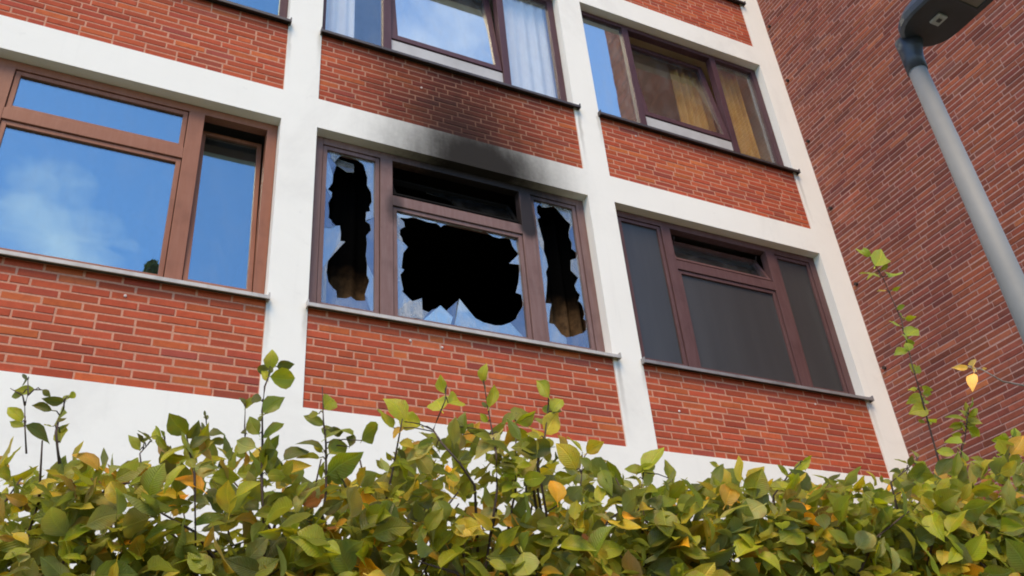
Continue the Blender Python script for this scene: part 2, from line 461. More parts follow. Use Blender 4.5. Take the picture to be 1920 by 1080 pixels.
M['grass'] = mat_simple('lawn', (0.055, 0.085, 0.022), (0.09, 0.10, 0.04), 0.95, 1.5, 0.6, 0.03)
M['paving'] = mat_simple('paving', (0.30, 0.285, 0.265), (0.22, 0.21, 0.2), 0.9, 3, 0.3)
M['roof'] = mat_simple('roof_felt', (0.06, 0.06, 0.06), None, 0.9, 3)

# ------------------------------------------------------------------ the ground
tag(mesh_obj('ground', [(-300, -300, 0), (300, -300, 0), (300, 300, 0), (-300, 300, 0)], [(0, 1, 2, 3)], M['grass']), kind='structure')
pv = box('path', -40, 5.6, -7.6, -5.0, 0.004, 0.05, M['paving'])
tag(pv, kind='structure')

# ------------------------------------------------------------------ the main building
W, P, HW, HB, HK, P3 = 2.637, 0.300, 1.765, 0.3255, 0.8125, 0.343
H = HW + HB + HK
STEP = W + P
BAYS = {-2: -2 * STEP, -1: -STEP, 0: 0.0, 1: STEP}       # left edge of each bay
XR = 2 * W + P + P3                                       # inner corner with the wing
XL = -2 * STEP - P
TOPZ = Z0 + 3 * H - 0.35
DEPTH = 0.22
bld = empty('apartment_building', (XL, 0, 0))
tag(bld, 'red brick block with white plastered grid of pillars and beams and one burnt window', 'building')
def bp(o):                                                # keep world coordinates under the building root
    o.parent = bld
    o.matrix_parent_inverse = Matrix.Translation((-XL, 0, 0))
    return o

for k, x in BAYS.items():
    bp(box('pillar', x - P, x, 0, DEPTH, 0, TOPZ, M['plaster']))
bp(box('pillar', 2 * W + P, XR, 0, DEPTH, 0, TOPZ, M['plaster']))
bp(box('roof', XL, XR, 0.0, 8.0, TOPZ, TOPZ + 0.35, M['roof']))
bp(box('side_wall', XL - 0.2, XL, 0, 8.0, 0, TOPZ + 0.35, M['plaster']))
bp(box('rear_wall', XL, XR, 7.8, 8.0, 0, TOPZ, M['plaster']))

# bricks --------------------------------------------------------------
COURSE, BH, JOINT, PER = 0.0625, 0.0510, 0.0120, 0.240
rng = random.Random(11)
def layout(width, height, r, JOINT=JOINT):
    """courses of an irregular bond: list of (left, bottom, length)"""
    out = []
    nrow = int(round(height / COURSE))
    last = 0
    for row in range(nrow):
        z = row * COURSE + (COURSE - BH) / 2
        while True:
            off = r.choice((0.06, 0.12, 0.18, 0.24, 0.09, 0.15, 0.21))
            if abs(off - last) > 0.045: break
        last = off
        x = 0.004
        ln = off - JOINT
        while x < width - 0.03:
            e = min(x + ln, width - 0.004)
            if width - e < 0.05: e = width - 0.004
            out.append((x, z, e - x))
            x = e + JOINT
            ln = (0.12 if r.random() < 0.12 else PER) - JOINT
    return out

def brick_geo(l, h, d, r):
    """a unit brick seen from the front (local x right, y inwards, z up), 12 verts with softened arris"""
    j = lambda a: r.uniform(-a, a)
    bv = 0.0035
    fr = [(bv + j(.0012), j(.0006), bv + j(.0012)), (l - bv + j(.0012), j(.0006), bv + j(.0012)),
          (l - bv + j(.0012), j(.0006), h - bv + j(.0012)), (bv + j(.0012), j(.0006), h - bv + j(.0012))]
    md = [(0 + j(.0012), bv, 0 + j(.0012)), (l + j(.0012), bv, j(.0012)), (l + j(.0012), bv, h + j(.0012)), (j(.0012), bv, h + j(.0012))]
    bk = [(0, d, 0), (l, d, 0), (l, d, h), (0, d, h)]
    v = fr + md + bk
    f = [(0, 1, 2, 3)]
    for a, b2 in ((0, 4), (4, 8)):
        for k in range(4):
            k2 = (k + 1) % 4
            f.append((b2 + k, b2 + k2, a + k2, a + k))
    return v, f

BRICKS = {}
def brick_mesh(kind, length, variant):
    key = (kind, round(length, 2), variant)
    if key not in BRICKS:
        v, f = brick_geo(length, BH, 0.03, random.Random(hash((round(length, 2), variant)) & 0xffff))
        me = bpy.data.meshes.new('brick'); me.from_pydata(v, [], f); me.update()
        me.materials.append(M[kind]); BRICKS[key] = (me, length)
    return BRICKS[key]

RED = [((0.435, 0.084, 0.038), 46), ((0.400, 0.076, 0.036), 34), ((0.355, 0.068, 0.037), 14),
       ((0.480, 0.108, 0.040), 10), ((0.50, 0.125, 0.043), 3), ((0.310, 0.068, 0.044), 5)]
DARK = [((0.255, 0.075, 0.047), 40), ((0.220, 0.064, 0.042), 34), ((0.165, 0.050, 0.036), 16),
        ((0.290, 0.086, 0.050), 16), ((0.350, 0.112, 0.060), 2.5), ((0.205, 0.072, 0.055), 12)]
def pick(pal, r):
    c = r.choices([p[0] for p in pal], [p[1] for p in pal])[0]
    k = r.uniform(0.86, 1.14)
    return (c[0] * k, c[1] * k * r.uniform(0.93, 1.07), c[2] * k * r.uniform(0.93, 1.07), 1.0)

def mass(name, items, mat, parent):
    """items: (verts, faces, tint) joined into one mesh, tint per piece"""
    V, F, T = [], [], []
    for v, f, t in items:
        b0 = len(V); V += v
        for q in f:
            F.append(tuple(b0 + i for i in q)); T.append(t)
    me = bpy.data.meshes.new(name); me.from_pydata(V, [], F); me.update()
    at = me.color_attributes.new('tint', 'FLOAT_COLOR', 'CORNER')
    buf = []
    for p, t in zip(me.polygons, T): buf += list(t) * p.loop_total
    at.data.foreach_set('color', buf)
    me.materials.append(mat)
    o = bpy.data.objects.new(name, me)
    return link(o, parent)

panels = []            # (panel object, list of bricks as (world xyz, length))
for s in (0, 1, 2):
    for k, x in BAYS.items():
        zb = Z0 + s * H - HK
        bm = bmesh.new(); add_box(bm, x, x + W, 0.0145, DEPTH, zb, zb + HK - 0.002)
        pan = bp(bm_obj('brick_panel', bm, M['mortar']))
        panels.append((pan, x, zb, layout(W, HK, rng)))
cands = []
for i, (pan, x, zb, lay) in enumerate(panels):
    for j, (lx, lz, ll) in enumerate(lay):
        c = Vector((x + lx + ll / 2, 0, zb + lz + BH / 2))
        if in_view(c) and c.z > Z0 - 0.80: cands.append(((c - CAM).length, i, j))
cands.sort()
own = {(i, j) for _, i, j in cands[:296]}
for i, (pan, x, zb, lay) in enumerate(panels):
    rest = []
    for j, (lx, lz, ll) in enumerate(lay):
        t = pick(RED, rng)
        dy = 0.012 + rng.uniform(-0.0022, 0.0018)
        if (i, j) in own:
            me, l0 = brick_mesh('brick', ll, rng.randrange(3))
            o = bpy.data.objects.new('brick', me); link(o, pan)
            o.location = (x + lx, dy, zb + lz + rng.uniform(-0.0008, 0.0008))
            o.rotation_euler = (0, rng.uniform(-0.004, 0.004), 0)
            o.scale = (ll / l0, 1, 1); o.color = t
        else:
            v, f = brick_geo(ll, BH, 0.03, rng)
            rest.append(([(a + x + lx, b_ + dy, c + zb + lz) for a, b_, c in v], f, t))
    if rest:
        tag(mass('brick_courses', rest, M['brick_mass'], pan), kind='stuff')

# beams, ground floor wall, sills, plugs --------------------------------
for k, x in BAYS.items():
    for s in (0, 1, 2):
        zt = Z0 + s * H + HW
        bp(box('beam', x, x + W, 0, DEPTH, zt, zt + HB if s < 2 else TOPZ, M['plaster']))
    bp(box('ground_floor_wall', x, x + W, 0, DEPTH, 0, Z0 - HK, M['plaster']))
    for s in (0, 1, 2):
        z = Z0 + s * H
        bm = bmesh.new()
        e0 = -0.012; e1 = W + (0.045 if k >= 0 else 0.01)
        prof = [(0.11, 0.038), (-0.044, 0.012), (-0.050, 0.008), (-0.050, -0.020), (-0.044, -0.022), (-0.044, 0.000), (0.11, 0.026)]
        rings = []
        for xx in (x + e0, x + e1):
            rings.append([bm.verts.new((xx, y if y < 0.1 else y, z + zz)) for y, zz in prof])
        for i in range(len(prof)):
            i2 = (i + 1) % len(prof)
            bm.faces.new((rings[0][i], rings[0][i2], rings[1][i2], rings[1][i]))
        bm.faces.new(rings[0][::-1]); bm.faces.new(rings[1])
        add_box(bm, x + e0 - 0.004, x + e0 + 0.006, -0.053, 0.0, z - 0.024, z + 0.030)
        add_box(bm, x + e1 - 0.006, x + e1 + 0.004, -0.053, 0.0, z - 0.024, z + 0.030)
        m = M['sill_soiled_shaded'] if s else (M['sill_grey'] if k == 1 else M['sill_pale'])
        bp(bm_obj('window_sill', bm, m))
for (px, pz) in ((-1.229, -0.151), (0.799, -0.144), (1.061, -0.160), (2.458, -0.138), (3.242, -0.417), (4.875, -0.133), (0.960, 2.585), (3.371, 2.765)):
    bm = bmesh.new()
    bmesh.ops.create_uvsphere(bm, u_segments=10, v_segments=6, radius=0.011)
    bmesh.ops.scale(bm, vec=(1, 0.5, 1), verts=bm.verts)
    bmesh.ops.translate(bm, vec=(px, 0.010, Z0 + pz), verts=bm.verts)
    bp(bm_obj('wall_plug', bm, M['plug'], None, True))

# rooms behind the windows ---------------------------------------------
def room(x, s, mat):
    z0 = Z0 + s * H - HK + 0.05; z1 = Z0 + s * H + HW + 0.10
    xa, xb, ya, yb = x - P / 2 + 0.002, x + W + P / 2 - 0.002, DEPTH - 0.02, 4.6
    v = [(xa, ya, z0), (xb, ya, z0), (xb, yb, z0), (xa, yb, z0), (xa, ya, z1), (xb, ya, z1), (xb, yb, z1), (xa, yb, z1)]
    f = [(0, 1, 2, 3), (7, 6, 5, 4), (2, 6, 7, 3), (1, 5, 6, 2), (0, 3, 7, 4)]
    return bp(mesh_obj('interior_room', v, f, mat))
for k, x in BAYS.items():
    for s in (0, 1, 2):
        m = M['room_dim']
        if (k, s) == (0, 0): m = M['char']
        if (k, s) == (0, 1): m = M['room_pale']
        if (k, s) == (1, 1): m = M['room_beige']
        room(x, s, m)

# windows --------------------------------------------------------------
def bars(name, rects, y0, y1, mat, parent, bevel=0.004):
    bm = bmesh.new()
    for (x0, x1, z0, z1) in rects: add_box(bm, x0, x1, y0, y1, z0, z1, bevel)
    return bm_obj(name, bm, mat, parent)

def ring(x0, x1, z0, z1, w, wb=None):
    wb = wb or w
    return [(x0, x0 + w, z0, z1), (x1 - w, x1, z0, z1), (x0 + w, x1 - w, z0, z0 + wb), (x0 + w, x1 - w, z1 - w, z1)]

def tilt_about(o, z, y, ang):
    o.matrix_parent_inverse = Matrix.Identity(4)
    o.matrix_local = Matrix.Translation((0, y, z)) @ Matrix.Rotation(ang, 4, 'X') @ Matrix.Translation((0, -y, -z))

def light(win, x0, x1, z0, z1, fmat, gmat, w=0.036, tilt=0.0, glazed=True, yf=0.112):
    """one sash with its pane; tilt leans the top of the sash into the room"""
    sa = bars('sash', ring(x0 + 0.005, x1 - 0.005, z0 + 0.005, z1 - 0.005, w), yf, yf + 0.055, fmat, win, 0.003)
    ob = [sa]
    if glazed:
        pn = bars('pane', [(x0 + w, x1 - w, z0 + w, z1 - w)], yf + 0.020, yf + 0.026, gmat, win, 0)
        ob.append(pn)
    if tilt:
        for o in ob: tilt_about(o, z0 + 0.01, yf + 0.05, -tilt)
    return ob

def window(k, s, fmat, gmat, old=True, tilts=None, skip=(), film=None, alt=None):
    x = BAYS[k]; z = Z0 + s * H
    win = empty('window', (x, 0, z)); bp(win)
    if old: jl, m1, m2, jr, zb, zt = 0.085, (0.590, 0.700), (1.935, 2.055), 2.552, 0.085, 1.690
    else:   jl, m1, m2, jr, zb, zt = 0.055, (0.618, 0.702), (1.905, 1.985), 2.560, 0.10, 1.700
    y0, y1 = 0.10, 0.185
    bars('frame', [(0.002, jl, 0.002, HW - 0.002), (jr, W - 0.002, 0.002, HW - 0.002), (jl, jr, 0.002, zb), (jl, jr, zt, HW - 0.002)], y0, y1, fmat, win)
    bars('mullion', [(m1[0], m1[1], zb, zt)], y0 - 0.003, y1 - 0.002, fmat, win)
    bars('mullion', [(m2[0], m2[1], zb, zt)], y0 - 0.003, y1 - 0.002, fmat, win)
    if old:
        bars('transom', [(m1[1], m2[0], 1.200, 1.305)], y0 - 0.002, y1 - 0.004, fmat, win)
        lights = {'L': (jl, m1[0], zb, zt), 'C': (m1[1], m2[0], zb, 1.200), 'V': (m1[1], m2[0], 1.305, zt), 'R': (m2[1], jr, zb, zt)}
    else:
        lights = {'L': (jl, m1[0], zb, zt), 'C': (m1[1], m2[0], 0.345, zt), 'R': (m2[1], jr, zb, zt)}
    if not old:
        bars('lower_panel', [(m1[1] + 0.001, m2[0] - 0.001, zb, 0.335)], 0.118, 0.150, M['panel'], win, 0.003)
    for key, r in lights.items():
        if key in skip: continue
        if not old and key in 'LR':                       # fixed panes set straight into the frame
            bars('pane', [(r[0] - 0.004, r[1] + 0.004, r[2] - 0.004, r[3] + 0.004)], 0.128, 0.134, film or (alt or {}).get(key, gmat), win, 0)
        else:
            light(win, *r, fmat, (alt or {}).get(key, film or gmat), 0.036 if old else 0.07, (tilts or {}).get(key, 0))
    return win, lights

window(-2, 0, M['frame_warm'], M['glass'])
winA, _ = window(-1, 0, M['frame_warm'], M['glass'], tilts={'R': rad(6.0)})
winB, LB = window(0, 0, M['frame_burnt'], M['glass_broken'], skip=('L', 'C', 'R', 'V'))
winC, _ = window(1, 0, M['frame_dull'], M['glass_clear'], film=M['film'], tilts={'V': rad(22)}, alt={'V': M['glass_clear']})
for k in (-2, -1): window(k, 1, M['frame_plum'], M['glass'], old=False)
winBU, _ = window(0, 1, M['frame_plum'], M['glass_pale'], old=False, tilts={'C': rad(6.5)}, alt={'C': M['glass_sash']})
winCU, _ = window(1, 1, M['frame_plum'], M['glass_clear'], old=False, tilts={'C': rad(6.5)}, alt={'L': M['glass_sash']})
for k in BAYS: window(k, 2, M['frame_plum'], M['glass'], old=False)

# the broken panes: what is left of the glass stands in the sashes as separate shards
HOLE_L=[(0.161, 1.589), (0.196, 1.547), (0.214, 1.519), (0.158, 1.477), (0.187, 1.463), (0.145, 1.429), (0.186, 1.394), (0.184, 1.316), (0.148, 1.238), (0.183, 1.214), (0.181, 1.167), (0.155, 1.101), (0.166, 1.012), (0.163, 0.951), (0.188, 0.931), (0.187, 0.856), (0.225, 0.889), (0.262, 0.904), (0.272, 0.827), (0.27, 0.746), (0.307, 0.749), (0.265, 0.684), (0.212, 0.599), (0.171, 0.525), (0.164, 0.428), (0.18, 0.338), (0.219, 0.284), (0.246, 0.266), (0.253, 0.202), (0.323, 0.21), (0.363, 0.233), (0.404, 0.205), (0.478, 0.219), (0.498, 0.248), (0.475, 0.278), (0.491, 0.34), (0.511, 0.416), (0.49, 0.467), (0.492, 0.565), (0.481, 0.66), (0.49, 0.779), (0.483, 0.854), (0.522, 0.914), (0.514, 0.973), (0.473, 0.997), (0.477, 1.085), (0.513, 1.109), (0.504, 1.154), (0.527, 1.214), (0.519, 1.307), (0.482, 1.373), (0.484, 1.447), (0.503, 1.504), (0.474, 1.537), (0.449, 1.595), (0.389, 1.634), (0.329, 1.644), (0.262, 1.642), (0.212, 1.604)]
HOLE_C=[(0.77, 1.112), (0.812, 1.073), (0.817, 1.025), (0.775, 0.987), (0.772, 0.931), (0.792, 0.901), (0.797, 0.868), (0.843, 0.825), (0.801, 0.754), (0.792, 0.679), (0.784, 0.598), (0.807, 0.586), (0.772, 0.53), (0.78, 0.48), (0.796, 0.393), (0.788, 0.373), (0.835, 0.331), (0.88, 0.299), (0.953, 0.339), (0.954, 0.231), (1.009, 0.216), (1.039, 0.248), (1.11, 0.281), (1.162, 0.26), (1.274, 0.385), (1.342, 0.31), (1.415, 0.232), (1.486, 0.207), (1.595, 0.197), (1.657, 0.208), (1.735, 0.248), (1.802, 0.304), (1.822, 0.352), (1.878, 0.44), (1.886, 0.482), (1.877, 0.562), (1.826, 0.572), (1.86, 0.682), (1.886, 0.827), (1.886, 0.876), (1.785, 0.868), (1.846, 0.939), (1.893, 0.993), (1.86, 1.022), (1.837, 1.06), (1.817, 1.143), (1.785, 1.147), (1.716, 1.122), (1.651, 1.125), (1.607, 1.143), (1.57, 1.173), (1.536, 1.15), (1.446, 1.154), (1.369, 1.157), (1.293, 1.152), (1.217, 1.147), (1.173, 1.129), (1.147, 1.101), (1.105, 1.133), (1.031, 1.129), (0.958, 1.139), (0.897, 1.147), (0.836, 1.12)]
HOLE_R=[(2.133, 1.59), (2.171, 1.627), (2.194, 1.595), (2.247, 1.605), (2.322, 1.648), (2.361, 1.606), (2.406, 1.54), (2.431, 1.499), (2.492, 1.447), (2.453, 1.38), (2.448, 1.313), (2.47, 1.253), (2.458, 1.185), (2.513, 1.142), (2.496, 1.083), (2.431, 1.05), (2.416, 0.93), (2.484, 0.865), (2.435, 0.775), (2.447, 0.716), (2.479, 0.68), (2.45, 0.613), (2.483, 0.586), (2.5, 0.487), (2.479, 0.433), (2.513, 0.405), (2.493, 0.319), (2.455, 0.282), (2.411, 0.263), (2.349, 0.228), (2.273, 0.206), (2.228, 0.231), (2.194, 0.281), (2.166, 0.317), (2.119, 0.32), (2.14, 0.435), (2.166, 0.523), (2.106, 0.52), (2.132, 0.652), (2.153, 0.794), (2.15, 0.854), (2.179, 0.922), (2.172, 1.009), (2.155, 1.086), (2.167, 1.189), (2.151, 1.277), (2.136, 1.376), (2.125, 1.439), (2.16, 1.475), (2.13, 1.516)]
SHOOTS=[(1.36, [(-0.353, 0.55), (-0.363, 0.592), (-0.37, 0.627)], [((-0.364, 0.592), (-0.386, 0.602), 'g'), ((-0.363, 0.595), (-0.322, 0.566), 'd')]),
(1.36, [(-0.37, 0.627), (-0.376, 0.643), (-0.395, 0.654)], []),
(1.36, [(-0.37, 0.627), (-0.369, 0.646), (-0.374, 0.67)], [((-0.374, 0.67), (-0.387, 0.67), 'd')]),
(1.37, [(-0.371, 0.649), (-0.365, 0.658), (-0.353, 0.658)], [((-0.353, 0.658), (-0.339, 0.65), 'd')]),
(1.4, [(-0.315, 0.551), (-0.329, 0.602), (-0.329, 0.62), (-0.325, 0.643), (-0.327, 0.658)], [((-0.327, 0.655), (-0.354, 0.655), 'd'), ((-0.341, 0.638), (-0.371, 0.645), 'd'), ((-0.328, 0.616), (-0.343, 0.644), 'g'), ((-0.329, 0.618), (-0.317, 0.628), 'd'), ((-0.323, 0.601), (-0.317, 0.625), 'g'), ((-0.32, 0.585), (-0.316, 0.611), 'g')]),
(1.42, [(-0.201, 0.552), (-0.207, 0.578), (-0.192, 0.601)], [((-0.208, 0.583), (-0.229, 0.609), 'g'), ((-0.203, 0.596), (-0.194, 0.619), 'g'), ((-0.192, 0.598), (-0.216, 0.618), 'd')]),
(1.45, [(-0.158, 0.564), (-0.169, 0.591), (-0.179, 0.623)], [((-0.172, 0.6), (-0.193, 0.623), 'g'), ((-0.178, 0.619), (-0.18, 0.632), 'g'), ((-0.166, 0.591), (-0.158, 0.603), 'd'), ((-0.163, 0.591), (-0.184, 0.605), 'g')]),
(1.34, [(-0.115, 0.514), (-0.13, 0.564), (-0.135, 0.583)], [((-0.133, 0.577), (-0.162, 0.614), 'G'), ((-0.131, 0.571), (-0.116, 0.6), 'd'), ((-0.126, 0.556), (-0.099, 0.581), 'd')]),
(1.5, [(-0.108, 0.603), (-0.118, 0.662), (-0.124, 0.691)], [((-0.114, 0.647), (-0.085, 0.655), 'd'), ((-0.117, 0.652), (-0.142, 0.666), 'd'), ((-0.111, 0.632), (-0.079, 0.638), 'd'), ((-0.122, 0.681), (-0.128, 0.693), 'd')]),
(1.33, [(-0.018, 0.503), (-0.021, 0.563), (-0.025, 0.616), (-0.024, 0.658), (-0.016, 0.687), (-0.006, 0.707)], [((-0.015, 0.689), (-0.026, 0.725), 'b'), ((-0.02, 0.668), (-0.031, 0.685), 'b'), ((-0.017, 0.676), (0.028, 0.675), 'b'), ((-0.008, 0.694), (0.018, 0.7), 'd'), ((-0.024, 0.611), (0.007, 0.635), 'G'), ((-0.02, 0.57), (0.016, 0.59), 'G'), ((-0.027, 0.632), (-0.048, 0.646), 'd'), ((-0.027, 0.598), (-0.025, 0.621), 'd'), ((-0.027, 0.576), (-0.042, 0.606), 'G'), ((-0.03, 0.554), (-0.062, 0.568), 'p')]),
(1.35, [(-0.045, 0.553), (-0.05, 0.597), (-0.052, 0.638)], [((-0.051, 0.629), (-0.04, 0.651), 'g'), ((-0.046, 0.586), (-0.06, 0.599), 'd')]),
(1.34, [(0.078, 0.491), (0.075, 0.569), (0.07, 0.605), (0.066, 0.666)], [((0.069, 0.626), (0.097, 0.657), 'b'), ((0.071, 0.599), (0.036, 0.618), 'G'), ((0.075, 0.576), (0.116, 0.622), 'G'), ((0.072, 0.556), (0.036, 0.588), 'd'), ((0.112, 0.563), (0.12, 0.587), 'd'), ((0.131, 0.574), (0.154, 0.601), 'G'), ((0.079, 0.516), (0.134, 0.556), 'G'), ((0.067, 0.544), (0.031, 0.55), 'y'), ((0.081, 0.551), (0.107, 0.563), 'G')]),
(1.36, [(0.315, 0.509), (0.292, 0.547), (0.263, 0.582), (0.25, 0.604), (0.258, 0.625), (0.272, 0.658), (0.276, 0.688)], [((0.272, 0.672), (0.268, 0.707), 'b'), ((0.265, 0.64), (0.243, 0.679), 'b'), ((0.277, 0.654), (0.315, 0.674), 'b'), ((0.202, 0.618), (0.176, 0.67), 'b'), ((0.184, 0.606), (0.155, 0.638), 'b'), ((0.238, 0.581), (0.199, 0.567), 'o'), ((0.23, 0.61), (0.197, 0.633), 'b'), ((0.254, 0.573), (0.239, 0.62), 'g'), ((0.278, 0.564), (0.292, 0.611), 'g')]),
(1.36, [(0.181, 0.526), (0.193, 0.59), (0.199, 0.623)], [((0.197, 0.609), (0.184, 0.585), 'o'), ((0.193, 0.58), (0.229, 0.574), 'y')]),
(1.35, [(0.349, 0.497), (0.352, 0.561), (0.348, 0.599), (0.343, 0.648), (0.339, 0.696)], [((0.339, 0.692), (0.34, 0.729), 'b'), ((0.345, 0.644), (0.357, 0.687), 'b'), ((0.36, 0.597), (0.312, 0.553), 'p'), ((0.346, 0.586), (0.32, 0.596), 'g'), ((0.298, 0.593), (0.294, 0.636), 'G'), ((0.291, 0.607), (0.319, 0.617), 'd')]),
(1.38, [(0.388, 0.508), (0.394, 0.574), (0.401, 0.649)], [((0.399, 0.633), (0.429, 0.669), 'g'), ((0.398, 0.637), (0.366, 0.64), 'g'), ((0.4, 0.631), (0.435, 0.655), 'b'), ((0.397, 0.623), (0.417, 0.585), 'g')]),
(1.36, [(0.425, 0.548), (0.443, 0.601), (0.459, 0.677)], [((0.457, 0.672), (0.438, 0.703), 'b'), ((0.461, 0.644), (0.485, 0.68), 'b'), ((0.447, 0.616), (0.432, 0.651), 'g'), ((0.438, 0.586), (0.426, 0.635), 'y'), ((0.443, 0.601), (0.475, 0.647), 'y'), ((0.43, 0.567), (0.392, 0.58), 'g')]),
(1.37, [(0.502, 0.525), (0.508, 0.553)], [((0.51, 0.575), (0.485, 0.604), 'b'), ((0.518, 0.573), (0.556, 0.595), 'y'), ((0.495, 0.543), (0.468, 0.593), 'y')]),
(1.37, [(0.604, 0.498), (0.62, 0.545)], [((0.617, 0.541), (0.586, 0.557), 'g'), ((0.619, 0.542), (0.667, 0.576), 'b'), ((0.621, 0.542), (0.645, 0.579), 'b'), ((0.67, 0.527), (0.66, 0.564), 'g')]),
(1.4, [(0.782, 0.52), (0.783, 0.56)], [((0.765, 0.534), (0.835, 0.553), 'g'), ((0.809, 0.52), (0.771, 0.562), 'G')]),
(1.42, [(0.888, 0.518), (0.932, 0.56), (0.962, 0.583)], [((0.931, 0.554), (0.916, 0.582), 'g'), ((0.945, 0.565), (0.987, 0.592), 'b'), ((0.951, 0.544), (0.912, 0.523), 'p')]),
(1.55, [(1.387, 0.604), (1.397, 0.728), (1.404, 0.8), (1.409, 0.875), (1.425, 1.004), (1.415, 1.125), (1.396, 1.19)], [((1.395, 1.187), (1.36, 1.2), 'B'), ((1.403, 1.156), (1.441, 1.214), 'B'), ((1.407, 1.125), (1.357, 1.144), 'B'), ((1.435, 1.127), (1.48, 1.15), 'B'), ((1.412, 1.086), (1.377, 1.079), 'f'), ((1.423, 1.034), (1.452, 1.048), 'B'), ((1.415, 0.986), (1.382, 0.993), 'B'), ((1.423, 0.96), (1.462, 0.977), 'B'), ((1.424, 0.953), (1.419, 0.917), 'B'), ((1.41, 0.924), (1.377, 0.92), 'B'), ((1.419, 0.861), (1.408, 0.886), 'g'), ((1.415, 0.827), (1.443, 0.819), 'B'), ((1.414, 0.8), (1.369, 0.792), 'g'), ((1.409, 0.767), (1.369, 0.766), 'g')]),
(1.5, [(1.368, 0.585), (1.434, 0.682), (1.468, 0.746)], [((1.453, 0.72), (1.405, 0.737), 'B'), ((1.46, 0.726), (1.492, 0.747), 'B'), ((1.452, 0.707), (1.474, 0.685), 'B'), ((1.422, 0.669), (1.375, 0.687), 'B'), ((1.392, 0.644), (1.345, 0.653), 'B'), ((1.404, 0.657), (1.437, 0.639), 'B')]),
(1.6, [(1.773, 0.867), (1.7, 0.878), (1.651, 0.909), (1.614, 0.913)], [((1.614, 0.913), (1.563, 0.908), 'f'), ((1.624, 0.911), (1.652, 0.925), 'f'), ((1.65, 0.906), (1.671, 0.913), 'f'), ((1.624, 0.896), (1.603, 0.861), 'f')]),
(1.5, [(1.483, 0.575), (1.524, 0.635), (1.56, 0.685)], [((1.542, 0.66), (1.517, 0.682), 'B'), ((1.552, 0.673), (1.599, 0.693), 'b'), ((1.515, 0.623), (1.481, 0.632), 'B')]),
(1.36, [(1.099, 0.524), (1.143, 0.55), (1.177, 0.574)], [((1.128, 0.541), (1.11, 0.55), 'd'), ((1.161, 0.563), (1.194, 0.578), 'g'), ((1.139, 0.54), (1.189, 0.535), 'g')])]

def shards(win, rect, hole, seed, ccw=True):
    r = random.Random(seed)
    x0, x1, z0, z1 = rect
    pts = list(hole) if ccw else list(hole)[::-1]
    cx, cz, hw, hh = (x0 + x1) / 2, (z0 + z1) / 2, (x1 - x0) / 2, (z1 - z0) / 2
    def per(p):                                           # perimeter parameter 0..8, counter-clockwise from the top left
        u, v = (p[0] - cx) / hw, (p[1] - cz) / hh
        m = max(abs(u), abs(v), 1e-6); u, v = u / m, v / m
        if u <= -0.9999: return 1 - v
        if v <= -0.9999: return 3 + u
        if u >= 0.9999: return 5 + v
        return 7 - u
    def at(t):
        t = t % 8
        if t < 2: u, v = -1, 1 - t
        elif t < 4: u, v = t - 3, -1
        elif t < 6: u, v = 1, t - 5
        else: u, v = 7 - t, 1
        return (cx + u * hw, cz + v * hh)
    n = len(pts)
    start = min(range(n), key=lambda i: per(pts[i]))
    pts = pts[start:] + pts[:start]
    ts = []
    for p in pts:
        t = per(p)
        if ts and t < ts[-1]: t = ts[-1]
        ts.append(t)
    ts.append(ts[0] + 8); pts.append(pts[0])
    i = 0
    while i < n:
        j = min(n, i + r.choice((3, 4, 4, 5, 6, 7)))
        if n - j < 3: j = n
        poly = [pts[q] for q in range(i, j + 1)]
        back = [at(ts[j])]
        for c in (16, 14, 12, 10, 8, 6, 4, 2, 0):
            if ts[i] + 1e-4 < c < ts[j] - 1e-4: back.append(at(c))
        back.append(at(ts[i]))
        poly = poly + back
        clean = []
        for p in poly:
            if not clean or (Vector(p) - Vector(clean[-1])).length > 0.002: clean.append(p)
        if len(clean) > 3:
            bm = bmesh.new()
            fv = [bm.verts.new((p[0], 0.132, p[1])) for p in clean]
            fc = bm.faces.new(fv)
            ex = bmesh.ops.extrude_face_region(bm, geom=[fc])
            bmesh.ops.translate(bm, vec=(0, 0.004, 0), verts=[v for v in ex['geom'] if isinstance(v, bmesh.types.BMVert)])
            bmesh.ops.recalc_face_normals(bm, faces=bm.faces)
            for fq in bm.faces: fq.material_index = 0 if abs(fq.normal.y) > 0.5 else 1
            o = bm_obj('shard', bm, M[r.choice(('glass_broken', 'glass_broken', 'glass_broken_pale', 'glass_broken_dim'))], win)
            o.data.materials.append(M['glass_edge'])
            q0, q1 = Vector((back[0][0], 0.134, back[0][1])), Vector((back[-1][0], 0.134, back[-1][1]))
            mid = (q0 + q1) / 2; ax = (q1 - q0)
            ax = ax.normalized() if ax.length > 0.01 else Vector((0, 0, 1))
            o.matrix_parent_inverse = Matrix.Identity(4)
            o.matrix_local = Matrix.Translation(mid) @ Matrix.Rotation(rad(r.uniform(-5.5, 5.5)), 4, ax) @ Matrix.Translation(-mid)
        i = j

for key, hole, ccw, sd in (('L', HOLE_L, True, 3), ('C', HOLE_C, True, 5), ('R', HOLE_R, False, 8)):
    r4 = LB[key]
    bars('sash', ring(r4[0] + 0.005, r4[1] - 0.005, r4[2] + 0.005, r4[3] - 0.005, 0.036), 0.112, 0.167, M['frame_burnt'], winB, 0.003)
    shards(winB, (r4[0] + 0.03, r4[1] - 0.03, r4[2] + 0.03, r4[3] - 0.03), hole, sd, ccw)

